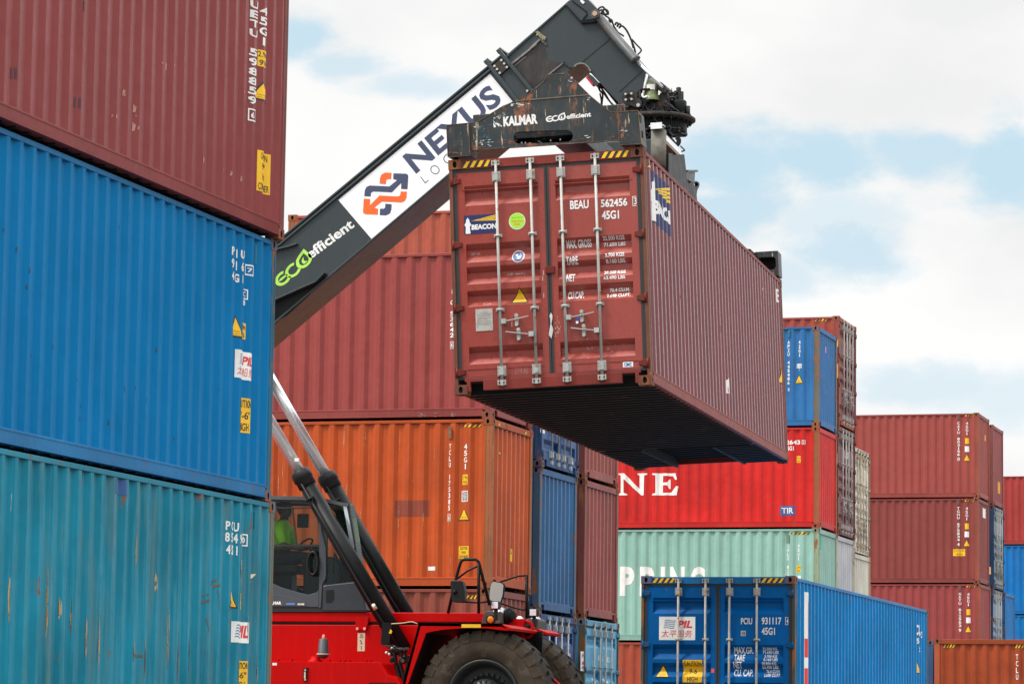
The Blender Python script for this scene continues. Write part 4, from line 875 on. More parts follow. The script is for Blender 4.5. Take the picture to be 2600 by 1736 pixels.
a, b = at(*d3(505, 968), YT), at(*d3(595, 980), YT); rs('lip', MB().box(a.x, b.x, YT - .02, YT, b.z, a.z), M_REDP, tank)
a, b = at(*d3(12, 900), YT), at(*d3(82, 940), YT); rs('sticker', MB().box(a.x, b.x, YT - .003, YT, b.z, a.z), white('label_white', .1), tank)
m = MB(); a, b = at(*d3(1570, 1215), YT), at(*d3(2020, 1500), YT); n = 34
for i in range(n): x = a.x + (b.x - a.x) * i / n; m.box(x, x + (b.x - a.x) / n * .5, YT - .006, YT, b.z, a.z)
rs('grille', m, M_BLACKR, tank)
a, b = at(*d3(1330, 1340), YT), at(*d3(1440, 1500), YT); rs('vent_panel', MB().box(a.x, b.x, YT - .012, YT, b.z, a.z), M_REDP, tank, .004)
# hook plate and decal on the frame
hk = [at(*d3(x, y), YB) for x, y in ((1372, 175), (1385, 158), (1565, 158), (1580, 180), (1540, 372), (1395, 385), (1365, 370), (1355, 230))]
hp = rs('hook_plate', MB().prism([(q.x, q.z) for q in hk], YB - .03, YB + .01), M_REDP, chas, .01)
for x, y in ((1382, 350), (1498, 350)): q = at(*d3(x, y), YB - .03); rs('rivet', MB().cyl(q, q + Vector((0, -.015, 0)), .02, 10), plain('pink_rivet', (.75, .35, .33), .35), hp)
a, b = at(*d3(1388, 418), YB), at(*d3(1500, 712), YB); st = rs('warning_sticker', MB().box(a.x, b.x, YB - .004, YB, b.z, a.z), M_CREAM, chas)
sy = [poly_tris([(1412, 495), (1480, 495), (1446, 440)], [[(1424, 488), (1468, 488), (1446, 453)]]), poly_tris([(1412, 545), (1430, 530), (1445, 545), (1455, 590), (1475, 598), (1425, 595), (1440, 575), (1432, 548)]), poly_tris([(1436, 628), (1450, 628), (1446, 665), (1452, 672), (1444, 690), (1434, 672), (1440, 662)])]
rs('pictogram', face_mesh(wmap(merge(sy), YB - .0055, d3), YB - .0055), M_INK, st)
# guard plate, hoses at the foot of the near cylinder
P = xz([(765, 1165), (780, 1155), (832, 1158), (822, 1215), (812, 1310), (757, 1305)], 42.36, d6); gp = rs('cylinder_guard', MB().prism(P, 42.34, 42.37), M_BLACK, RS)
P = xz([(822, 1200), (834, 1215), (828, 1230), (812, 1228)], 42.35, d6); rs('warning_sticker', MB().prism(P, 42.325, 42.338), M_YEL, gp)
rs('guard_wire', hose([(825, 1165), (900, 1160), (960, 1152), (1000, 1165)], .008, d6, 42.3), plain('brass_pin', (.42, .32, .2), .5, .3), gp)
for p, r in (([(850, 1330), (850, 1400), (865, 1470), (880, 1530), (900, 1600)], .03), ([(880, 1330), (890, 1380), (885, 1440), (900, 1500), (915, 1580)], .03), ([(830, 1320), (860, 1360), (900, 1385), (935, 1395)], .012), ([(815, 1310), (850, 1340), (880, 1330), (930, 1340)], .016), ([(905, 1330), (925, 1400), (930, 1450), (905, 1520)], .022), ([(790, 1310), (830, 1345), (845, 1390)], .014)):
    rs('hose', hose(p, r, d6, 42.25), M_BLACKR, RS)
m = MB(); rnd = random.Random(21)
for i in range(30): x, y = rnd.uniform(815, 945), rnd.uniform(1325, 1420); q = at(*d6(x, y), rnd.uniform(42.15, 42.35)); m.cyl(q, q + Vector((rnd.uniform(-.04, .04), -.05, rnd.uniform(-.04, .04))), rnd.uniform(.012, .03), 8)
rs('pipe_fitting', m, M_GRIME, RS)
for x, y in ((792, 1358), (812, 1368), (828, 1330)): rs('grease_nipple', MB().sphere(at(*d6(x, y), 42.15), .022, 8), M_STEEL, RS)

# --- front wheels --------------------------------------------------------------------------------------
M_TYRE = plain('dusty_tyre', (.052, .038, .026), .85, 0, .3, .35, 5, .5, (.085, .065, .046)); M_TREAD = plain('tyre_tread', (.030, .026, .022), .85, 0, .3, .4, 9, .45, (.075, .06, .045)); M_RIM = plain('dark_rim', (.020, .022, .022), .5)
def tyre_mesh(w, r, lugs=30):
    b = MB(); n = lugs * 6; h = w / 2                  # axis along y
    prof = [(-h * .55, r * .50), (-h * .92, r * .60), (-h, r * .74), (-h * .97, r * .86), (-h * .90, r * .945)]
    prof2 = [(-h * .90, r * .945), (-h * .5, r * .965), (0, r * .97), (h * .5, r * .965), (h * .90, r * .945)]
    b.cur = 0; b.lathe((0, 0, 0), (0, 1, 0), prof, 72); b.lathe((0, 0, 0), (0, 1, 0), [(-y, q) for y, q in prof], 72); b.cur = 1; b.lathe((0, 0, 0), (0, 1, 0), prof2, 72)
    for i in range(lugs):
        for s in (-1, 1):
            a0 = 2 * PI * (i + (.5 if s > 0 else 0)) / lugs; dw = 2 * PI / lugs * .36
            def P(y, rr, a): return (rr * math.cos(a), s * y, rr * math.sin(a))
            sk = 2 * PI / lugs * .35
            rows = [(h * 1.0, r * .83, 0), (h * .985, r * .925, 0), (h * .90, r * .975, 0), (h * .55, r * .995, sk * .4), (-h * .02, r * 1.005, sk)]
            vs = []
            for y, rr, k in rows: vs += [P(y, rr, a0 + k - dw), P(y, rr, a0 + k + dw)]
            low = [P(y * .96, min(rr, r * .93) - .03, a0 + k + e * dw) for y, rr, k in rows for e in (-1, 1)]
            m = len(vs); fs = [(2 * j, 2 * j + 1, 2 * j + 3, 2 * j + 2) for j in range(4)] + [(2 * j, 2 * j + 2, m + 2 * j + 2, m + 2 * j) for j in range(4)] + [(2 * j + 1, 2 * j + 3, m + 2 * j + 3, m + 2 * j + 1) for j in range(4)] + [(8, 9, m + 9, m + 8), (0, 1, m + 1, m)]
            b.cur = 0; b.add(vs, fs[:2]); b.cur = 1; b.add(vs + low, fs[2:])
    b.cur = 0; return b
TYW, TYR = .56, .905
tm = tyre_mesh(TYW, TYR); tyre_me = tm.mesh('tyre')
rim_me = MB().lathe((0, 0, 0), (0, 1, 0), [(-.20, TYR * .55), (-.245, TYR * .55), (-.25, TYR * .53), (-.22, TYR * .50), (-.16, TYR * .47), (-.05, TYR * .46), (-.03, TYR * .42), (-.03, TYR * .30), (-.08, TYR * .28), (-.20, TYR * .26), (-.26, TYR * .22), (-.27, .001)], 48).mesh('rim')
nut = MB()
for i in range(24): a = 2 * PI * i / 24; nut.cyl((TYR * .34 * math.cos(a), -.03, TYR * .34 * math.sin(a)), (TYR * .34 * math.cos(a), -.085, TYR * .34 * math.sin(a)), .022, 6)
for i in range(18): a = 2 * PI * i / 18; nut.cyl((TYR * .235 * math.cos(a), -.2, TYR * .235 * math.sin(a)), (TYR * .235 * math.cos(a), -.275, TYR * .235 * math.sin(a)), .018, 6)
nut_me = nut.mesh('wheel_nut'); wc = at(1224, 1785, 41.3)
WX, WZ = wc.x, TYR
for k, (X, yc) in enumerate(((WX, 41.58), (WX, 42.98), (WX - .30, 43.72), (WX - .62, 45.02), (WX - 5.9, 41.7), (WX - 5.9, 44.9))):
    w = bpy.data.objects.new('wheel', None); COL.objects.link(w); w.parent = RS; w.location = Vector((X, yc, WZ)) - RSL
    t = obj('tyre', tyre_me, [M_TYRE, M_TREAD], w); rr = obj('rim', rim_me, M_RIM, w); nn = obj('wheel_nut', nut_me, M_RIM, w)
    if yc > 43.3: w.rotation_euler = (0, 0, PI)
rs('axle_block', MB().box(WX - .35, WX + .3, 42.0, 44.8, .55, 1.2), M_BLACK, RS)
rs('axle_plate', MB().prism(xz([(1690, 1290), (1860, 1450), (1700, 1450), (1600, 1360)], 42.2, d5), 42.2, 42.3), M_REDP, RS)

# --- front fenders -------------------------------------------------------------------------------------
YA = 41.22
fo = xz([(225, 1470), (405, 788), (1230, 797), (1298, 862), (1200, 852), (1080, 838), (900, 835), (760, 841), (640, 852), (540, 868), (476, 885), (268, 1470)], YA, d5)
def fender(Y0, Y1, near):
    m = MB().prism(fo, Y0 if near else Y1 - .03, Y0 + .03 if near else Y1)
    top = [fo[0], fo[1], fo[2]]; ex = at(*d5(1455, 884), YA); fr = (fo[2][0] + .13, fo[2][1] - .05)
    for (a, b) in ((fo[0], fo[1]), (fo[1], fo[2]), (fo[2], fr)):
        d = Vector((b[0] - a[0], 0, b[1] - a[1])).normalized(); nrm = Vector((d.z, 0, -d.x)) * .035
        m.add([(a[0] + o * nrm.x, y, a[1] + o * nrm.z) for o in (0, 1) for y in (Y0, Y1)] + [(b[0] + o * nrm.x, y, b[1] + o * nrm.z) for o in (0, 1) for y in (Y0, Y1)], [(0, 1, 5, 4), (2, 3, 7, 6), (0, 2, 6, 4), (1, 3, 7, 5), (0, 1, 3, 2), (4, 5, 7, 6)])
    fd = rs('fender', m, M_REDP, RS); lin = MB(); IN = fo[3:]
    for (a, b) in zip(IN, IN[1:]): lin.add([(a[0], Y0 + .035, a[1] - .004), (b[0], Y0 + .035, b[1] - .004), (b[0], Y1, b[1] - .004), (a[0], Y1, a[1] - .004)], [(0, 1, 2, 3)])
    rs('fender_liner', lin, M_BLACKR, fd); return fd
fen = fender(YA, 42.5, True); fender(42.92, 43.62, False)
a, b = at(*d5(830, 797), YA), at(*d5(1022, 832), YA); rs('reflective_strip', MB().box(a.x, b.x, YA - .004, YA, b.z, a.z), decal_mat('amber_reflector', (.85, .50, .01), .12), fen)
rs('inner_guard', MB().box(fo[1][0] + .15, fo[2][0] + .2, 42.45, 42.5, .9, fo[2][1] - .05), M_BLACK, RS)
# tow bracket, lamp boxes, lamps, mirrors
q = at(*d5(1480, 850), 42.4)
rg_ = MB(); rp = [q + Vector((.085 * math.cos(t), 0, .105 * math.sin(t))) for t in [i * PI / 10 for i in range(-8, 9)]]; rg_.tube(rp, .022, 8); rg_.box(q.x - .3, q.x - .02, 42.3, 42.5, q.z - .03, q.z + .14).box(q.x - .16, q.x - .03, 42.3, 42.5, q.z - .28, q.z + .0); rs('lamp_bracket', rg_, M_REDP, RS)
rs('headlamp', MB().lathe(at(*d5(1465, 845), 42.38), (.7, -.5, -.3), [(-.06, .03), (-.02, .075), (.02, .08), (.03, .07), (.03, .001)], 16), M_BLACKR, RS)
rs('headlamp', MB().lathe(at(*d5(1412, 768), 42.6), (-.2, -.9, .1), [(-.06, .03), (-.02, .065), (.02, .07), (.03, .06), (.03, .001)], 16), M_STEEL, RS)
M_OLIVE = plain('grey_housing', (.10, .105, .095), .5, 0, .5, .1)
def lampbox(pts, Y0, Y1, sx, sy):
    P = xz(pts, Y0, d5); h = rs('lamp_housing', MB().prism(P, Y0, Y1), M_OLIVE, RS, .02)
    q = at(*d5(sx, sy), Y0 + .15); rs('headlamp', MB().lathe(q, (1, -.25, 0), [(-.12, .07), (-.02, .10), (.0, .1), (.015, .085), (.02, .001)], 18), M_LENS, h); return h
lh = lampbox([(1025, 790), (1045, 700), (1060, 675), (1090, 668), (1205, 670), (1222, 690), (1212, 790)], 42.1, 42.5, 1238, 705)
q = at(*d5(1118, 752), 42.1); rs('indicator', MB().lathe(q, (0, -1, 0), [(0, .05), (.01, .046), (.02, .03), (.022, .001)], 16), M_ORANGE, lh); rs('indicator_rim', MB().lathe(q, (0, -1, 0), [(0, .068), (.008, .066), (.008, .05)], 18), M_BLACKR, lh)
lampbox([(1430, 850), (1440, 770), (1470, 742), (1580, 740), (1596, 760), (1585, 855)], 43.6, 44.0, 1588, 790)
rs('hub_motor', MB().lathe(at(*d5(1280, 720), 42.35), (.9, -.4, 0), [(-.15, .1), (.05, .12), (.08, .09), (.12, .07), (.12, .001)], 20).box(at(*d5(1250, 0), 42.4).x, at(*d5(1310, 0), 42.4).x, 42.3, 42.5, at(*d5(0, 700), 42.4).z, at(*d5(0, 655), 42.4).z), M_BLACK, RS, .01)
def worklamp(x, y, Y, s=1):
    q = at(*d5(x, y), Y); b = rs('work_lamp', MB().box(q.x - .058, q.x + .058, Y, Y + .1, q.z - .055, q.z + .055).cyl((q.x, Y + .06, q.z - .2), (q.x, Y + .06, q.z - .05), .03, 8), M_BLACKR, RS, .012)
    rs('lens', MB().box(q.x - .047, q.x + .047, Y - .008, Y + .002, q.z - .043, q.z + .043), M_LENS, b, .006)
worklamp(1160, 610, 41.95); worklamp(1540, 682, 43.5)
def d5tube(pts, r, Y): P = [at(*d5(x, y), Y) for x, y in pts]; return MB().tube(P, r, 8)
mf = rs('mirror_frame', d5tube([(695, 690), (770, 360), (815, 200), (832, 165), (860, 154), (970, 155), (996, 175), (1010, 215), (1110, 610)], .022, 41.9), M_BLACK, RS)
for p, r in (([(1000, 190), (1000, 690)], .022), ([(768, 358), (900, 262), (1012, 212)], .014), ([(770, 500), (790, 560), (830, 573), (1010, 585), (1090, 572)], .013)): rs('mirror_stay', d5tube(p, r, 41.88), M_BLACK, mf)
P = xz([(720, 372), (735, 362), (825, 362), (848, 390), (862, 470), (862, 575), (850, 585), (755, 580), (735, 560)], 41.8, d5); mr = rs('mirror', MB().prism(P, 41.78, 41.9), M_BLACKR, RS, .02)
q = at(*d5(763, 478), 41.78); rs('mirror_mount', MB().sphere(q, .035, 10), M_BLACK, mr)
mf = rs('mirror_frame', d5tube([(1476, 310), (1480, 770)], .022, 44.0), M_BLACK, RS)
for p in ([(1215, 378), (1390, 320), (1476, 314)], [(1215, 588), (1330, 628), (1440, 655), (1478, 650)]): rs('mirror_stay', d5tube(p, .013, 44.0), M_BLACK, mf)
P = xz([(1130, 385), (1150, 370), (1240, 388), (1255, 410), (1240, 520), (1215, 588), (1195, 592), (1105, 560), (1108, 470)], 43.9, d5); c_ = Vector((sum(p[0] for p in P) / len(P), 43.9, sum(p[1] for p in P) / len(P)))
mr = rs('mirror', MB().prism(P, 43.91, 43.96), M_BLACKR, RS)
Pi = [(c_.x + (x - c_.x) * .94, c_.z + (z - c_.z) * .94) for x, z in P]; mgl = MB().prism(Pi, 43.885, 43.893); mgl.v = [(x, y - (z - c_.z) * .085, z) for x, y, z in mgl.v]
rs('mirror_glass', mgl, plain('mirror_glass', (.9, .9, .9), .03, 1, .5, .0), mr)

# --- cab -----------------------------------------------------------------------------------------------
d7 = crop(690, 1240, .2169); YC, YCF = 42.84, 43.74
def cxz(pts): return xz(pts, YC, d7)
xl = at(*d7(-420, 0), YC).x
outer = cxz([(-420, 78), (350, 92), (640, 120), (845, 165), (905, 172), (985, 690), (1040, 1090), (1080, 1300), (1100, 1440), (-420, 1440)])
door_w = cxz([(-60, 150), (430, 150), (500, 230), (548, 430), (560, 700), (558, 1170), (520, 1215), (430, 1240), (330, 1218), (130, 1160), (40, 1120), (-60, 1075)])
rear_w = cxz([(-390, 150), (-110, 150), (-110, 1050), (-390, 1000)])
fr_w = cxz([(590, 500), (560, 230), (600, 165), (830, 185), (860, 200), (960, 690), (1000, 1000), (940, 1090), (640, 1130), (600, 1110), (632, 1020), (640, 720)])
fr_w = cxz([(650, 185), (835, 200), (955, 690), (1005, 1075), (640, 1125), (618, 1100), (640, 1010)])
M_CAB = paint('cab_grey', (.060, .072, .084), rough=.4, streak=.05, rust=0, var=.08, bump=.02); M_CABD = plain('cab_dark_trim', (.016, .018, .020), .4)
mb = MB()
SET = .42                                   # the far half of the cab front falls back behind the second cylinder
far_o = [(x - (SET if 2 < i < 9 else 0), z) for i, (x, z) in enumerate(outer)]
holed_prism(mb, outer, [door_w, rear_w, fr_w], YC, YC + .05); holed_prism(mb, far_o, [door_w, rear_w], YCF - .05, YCF)
cab = rs('cab', mb, M_CABD, RS, .006)
zr_ = outer[1][1]; pts_top = [outer[0], outer[1], outer[2], outer[3], outer[4]]
rf = MB(); fb = lambda p_: p_[0] - SET * (p_[0] > outer[2][0] - .01)
for a, b in zip(pts_top, pts_top[1:]): rf.add([(a[0], YC - .03, a[1] + .0), (b[0], YC - .03, b[1]), (fb(b), YCF + .03, b[1]), (fb(a), YCF + .03, a[1]), (a[0], YC - .03, a[1] - .05), (b[0], YC - .03, b[1] - .05), (fb(b), YCF + .03, b[1] - .05), (fb(a), YCF + .03, a[1] - .05)], [(0, 1, 2, 3), (4, 5, 6, 7), (0, 1, 5, 4), (3, 2, 6, 7)])
rs('cab_roof', rf, plain('roof_grey', (.07, .08, .085), .4), cab)
low = cxz([(-420, 1020), (-60, 1075), (40, 1120), (130, 1160), (330, 1218), (430, 1242), (520, 1218), (556, 1185), (556, 1385), (-420, 1385)])
dp_ = rs('cab_door', MB().prism(low, YC - .02, YC + .01), M_CAB, cab, .006)
low2 = cxz([(-420, 1200), (0, 1228), (330, 1290), (385, 1318), (428, 1372), (-420, 1372)]); rs('door_trim', MB().prism(low2, YC - .028, YC - .015), plain('door_trim_grey', (.050, .058, .068), .45), dp_, .004)
YL = YC - .0295
for s, box_, mt, w in (('KALMAR', ((-60, 1355), (112, 1355), (-60, 1318)), white('label_white', .1), .05), ('KALMAR', ((300, 1362), (380, 1362), (306, 1338)), white('label_white', .1), .06)):
    rs('lettering', face_mesh(wmap(para(text_tris(s, w), *box_), YL, d7), YL), mt, dp_)
P = cxz([(176, 1360), (182, 1338), (284, 1338), (278, 1360)]); rs('badge', MB().prism(P, YL - .001, YL + .001), decal_mat('blue_badge', (.08, .22, .55), .1), dp_)
bp = cxz([(556, 240), (590, 500), (640, 700), (640, 1010), (628, 1070), (600, 1110), (578, 1400), (556, 1400), (562, 700)]); rs('cab_pillar', MB().prism(bp, YC - .02, YC + .04), M_CAB, cab, .006)
nose = cxz([(600, 1140), (640, 1128), (1000, 1090), (1045, 1095), (1090, 1300), (1110, 1425), (600, 1425)]); nb = rs('cab_nose', MB().prism(nose, YC - .015, YC + .3), plain('nose_blue_grey', (.022, .030, .040), .35), cab, .01)
P = cxz([(640, 1190), (720, 1180), (735, 1200), (735, 1300), (705, 1335), (640, 1335)]); rs('nose_recess', MB().prism(P, YC - .018, YC - .014), M_BLACKR, nb)
m = MB()
def cb(a, b, w, h, Y=YC): m.bar(at(*d7(*a), Y), at(*d7(*b), Y), w, h, (0, 1, 0))
cb((-60, 665), (560, 665), .03, .035); cb((240, 235), (290, 650), .02, .018); cb((-60, 225), (440, 225), .02, .03); rs('window_bar', m, M_CABD, cab)
def glassmat():
    mt = bpy.data.materials.new('cab_glass'); mt.use_nodes = True; g = NT(mt.node_tree); g.n.remove(g.n['Principled BSDF']); out = g.n['Material Output']
    t = g.add('ShaderNodeBsdfTransparent'); t.inputs[0].default_value = (.62, .72, .66, 1); gl = g.add('ShaderNodeBsdfGlossy'); gl.inputs['Roughness'].default_value = .03; gl.inputs[0].default_value = (.8, .9, .95, 1)
    fz = g.add('ShaderNodeFresnel'); fz.inputs[0].default_value = 1.33; mx = g.add('ShaderNodeMixShader'); g.link(fz.outputs[0], mx.inputs[0]); g.link(t.outputs[0], mx.inputs[1]); g.link(gl.outputs[0], mx.inputs[2]); g.link(mx.outputs[0], out.inputs[0]); return mt
M_GLASS = glassmat()
for pts in (door_w, rear_w, fr_w):
    for Y in ((YC + .02, YCF - .03) if pts is not fr_w else (YC + .02,)): rs('window', MB().add([(x, Y, z) for x, z in pts], [tuple(t) for t in tessellate_polygon([[Vector((x, z, 0)) for x, z in pts]])]), M_GLASS, cab)
ws = [outer[4], outer[5], outer[6]]
for a, b in zip(ws, ws[1:]): rs('windscreen', MB().add([(x - .005 - o, y, z) for x, z in (a, b) for y, o in ((YC + .05, 0), (YC + .24, 0), (YCF - .05, SET))], [(0, 1, 4, 3), (1, 2, 5, 4)]), M_GLASS, cab)
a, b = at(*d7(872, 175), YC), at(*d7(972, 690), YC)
rs('corner_glass', MB().add([(a.x - .05, YC - .004, a.z), (a.x + .0, YC - .004, a.z), (b.x, YC - .004, b.z), (b.x - .06, YC - .004, b.z)], [(0, 1, 2, 3)]), plain('sky_bright_glass', (.55, .65, .70), .08, .6), cab)  # pale strip with the sky reflection painted into its colour
q = at(*d7(480, 875), YC - .05); rp = [q + Vector((.075 * math.cos(t), .0, .16 * math.sin(t))) for t in [i * PI / 12 for i in range(25)]]; rs('grab_handle', MB().tube(rp, .022, 8, False), M_BLACKR, cab)
m = MB(); p0, p1 = at(*d7(735, 745), YC + .1), at(*d7(725, 1000), YC + .1); m.cyl(p0, p1, .012, 6); p0, p1 = at(*d7(745, 760), YC + .15), at(*d7(860, 1090), YC + .15); m.cyl(p0, p1, .014, 6); p0, p1 = at(*d7(755, 770), YC + .3), at(*d7(905, 1080), YC + .3); m.cyl(p0, p1, .01, 6); rs('wiper_arm', m, M_BLACKR, cab)
# interior
S = at(*d7(150, 900), 43.28)
m = MB().box(S.x - .28, S.x + .28, 43.05, 43.52, S.z - .12, S.z + .0).box(S.x - .36, S.x - .24, 43.05, 43.52, S.z, S.z + .72).box(S.x - .36, S.x - .27, 43.15, 43.42, S.z + .74, S.z + .95).box(S.x - .15, S.x + .15, 43.15, 43.42, S.z - .6, S.z - .12)
rs('seat', m, M_BLACKR, cab, .03)
D_ = at(*d7(470, 800), 43.28); m = MB().box(D_.x - .02, D_.x + .35, 42.98, 43.6, S.z - .55, S.z + .12).box(D_.x - .02, D_.x + .12, 43.2, 43.5, S.z + .12, S.z + .30); rs('dashboard', m, M_BLACKR, cab, .03)
sw = D_ + Vector((-.10, 0, .18)); rp = [sw + Vector((.08 * math.cos(t), .18 * math.sin(t), .16 * math.cos(t) * .5)) for t in [i * PI / 12 for i in range(25)]]; rs('steering_wheel', MB().tube(rp, .015, 8, False), M_BLACKR, cab)
m = MB(); a, b = at(*d7(325, 300), 43.3), at(*d7(450, 460), 43.3); m.box(a.x, b.x, 43.2, 43.25, b.z, a.z); rs('monitor', m, M_BLACKR, cab, .01)
rs('cab_floor', MB().box(xl, outer[7][0], YC + .05, YCF - .05, outer[8][1], outer[8][1] + .05).box(xl, xl + .05, YC + .05, YCF - .05, outer[8][1], outer[0][1] - .06), M_BLACKR, cab)

# --- the driver, seated in the cab ---------------------------------------------------------------------
def person():
    hp_ = Vector((S.x - .06, 43.285, S.z + .10))
    P = thing('person', 'driver in a lime green work shirt sitting in the cab of the red machine', 'person', hp_ - Vector((0, 0, .1)))
    o = Vector(P.location)
    def skin(name, joints, edges, radii, mat, parent, root=0, sub=2):
        me = bpy.data.meshes.new(name); me.from_pydata([tuple(Vector(j)) for j in joints], edges, []); ob = bpy.data.objects.new(name, me); COL.objects.link(ob); ob.parent = parent
        sk = ob.modifiers.new('skin', 'SKIN'); sk.use_smooth_shade = True
        for i, v in enumerate(me.skin_vertices[0].data): v.radius = radii[i] if isinstance(radii[i], tuple) else (radii[i], radii[i]); v.use_root = i == root
        s = ob.modifiers.new('sub', 'SUBSURF'); s.levels = sub; s.render_levels = sub; me.materials.append(mat); return ob
    h = .10
    J = [(0, 0, h), (.0, 0, h + .16), (-.02, 0, h + .34), (-.01, 0, h + .46), (.01, 0, h + .55), (.03, 0, h + .60),
         (-.01, -.12, h + .45), (.03, -.21, h + .40), (.12, -.25, h + .17), (.34, -.19, h + .14), (.41, -.17, h + .16),
         (-.01, .12, h + .45), (.03, .21, h + .40), (.12, .25, h + .17), (.34, .19, h + .16), (.41, .17, h + .18),
         (.02, -.1, h - .01), (.42, -.13, h + .03), (.50, -.13, h - .40), (.62, -.13, h - .44), (.02, .1, h - .01), (.42, .13, h + .03), (.50, .13, h - .40), (.62, .13, h - .44)]
    E_ = [(0, 1), (1, 2), (2, 3), (3, 4), (4, 5), (3, 6), (6, 7), (7, 8), (8, 9), (9, 10), (3, 11), (11, 12), (12, 13), (13, 14), (14, 15), (0, 16), (16, 17), (17, 18), (18, 19), (0, 20), (20, 21), (21, 22), (22, 23)]
    Rr = [(.14, .12), (.13, .11), (.155, .115), (.12, .09), .055, .05, .085, .07, .052, .038, .03, .085, .07, .052, .038, .03, .10, .075, .052, .045, .10, .075, .052, .045]
    skinm = plain('skin_tone', (.16, .085, .055), .5); lime = plain('lime_shirt', (.48, 1.0, .05), .7, 0, .3, .12, 9); trous = plain('navy_trousers', (.015, .018, .03), .8)
    body = skin('body', J, E_, Rr, skinm, P)
    sh = skin('shirt', [(0, 0, h + .02)] + J[1:4] + [(0, 0, h + .535)] + J[6:9] + J[11:14], [(0, 1), (1, 2), (2, 3), (3, 4), (3, 5), (5, 6), (6, 7), (3, 8), (8, 9), (9, 10)], [(.155, .135), (.15, .13), (.172, .132), (.135, .105), .068, .10, .085, .066, .10, .085, .066], lime, P, 0)
    skin('trousers', [J[0]] + J[16:19] + J[20:23], [(0, 1), (1, 2), (2, 3), (0, 4), (4, 5), (5, 6)], [(.155, .135), .112, .088, .066, .112, .088, .066], trous, P, 0)
    head = MB(); c = Vector((.045, 0, h + .70)); head.sphere(c, .1, 20, (1.0, .78, 1.22)); head.sphere(c + Vector((.035, 0, -.065)), .06, 14, (1, .85, .8)); head.tube([c + Vector((.085, 0, .02)), c + Vector((.122, 0, -.03)), c + Vector((.095, 0, -.04))], [.008, .018, .012], 8)
    for s in (-1, 1): head.sphere(c + Vector((-.005, s * .078, -.005)), .026, 8, (.8, .4, 1.2))
    head.box(c.x + .085, c.x + .102, -.025, .025, c.z - .068, c.z - .058)
    hd_ = obj('head', head, skinm, P)
    eye_ = MB()
    for s in (-1, 1): eye_.sphere(c + Vector((.088, s * .03, .015)), .011, 8)
    obj('eyes', eye_, M_BLACKR, hd_)
    hair = MB(); hair.sphere(c + Vector((-.014, 0, .02)), .106, 18, (1.0, .82, 1.14)); hair.v = [v if not (v[0] > c.x + .05 and v[2] < c.z + .06) else (c.x + .03, v[1] * .8, max(v[2], c.z + .05)) for v in hair.v]; obj('hair', hair, plain('dark_hair', (.012, .010, .009), .7), hd_)
    for s, zz in ((-1, .16), (1, .18)):
        w = Vector((.42, s * .17, h + zz)); hn = MB(); hn.sphere(w + Vector((.035, 0, 0)), .042, 12, (1.1, .8, .5))
        for i in range(4): y0 = w.y + (i - 1.5) * .018; L_ = (.07, .08, .076, .062)[i]; hn.tube([(w.x + .06, y0, w.z), (w.x + .06 + L_ * .5, y0, w.z - .008), (w.x + .06 + L_ * .7, y0, w.z - .035), (w.x + .06 + L_ * .45, y0, w.z - .05)], [.0095, .009, .008, .007], 7)
        hn.tube([(w.x + .02, w.y - s * .03, w.z), (w.x + .055, w.y - s * .052, w.z - .01), (w.x + .085, w.y - s * .045, w.z - .03)], [.011, .010, .008], 7); obj('hand', hn, skinm, P)
    return P
person()
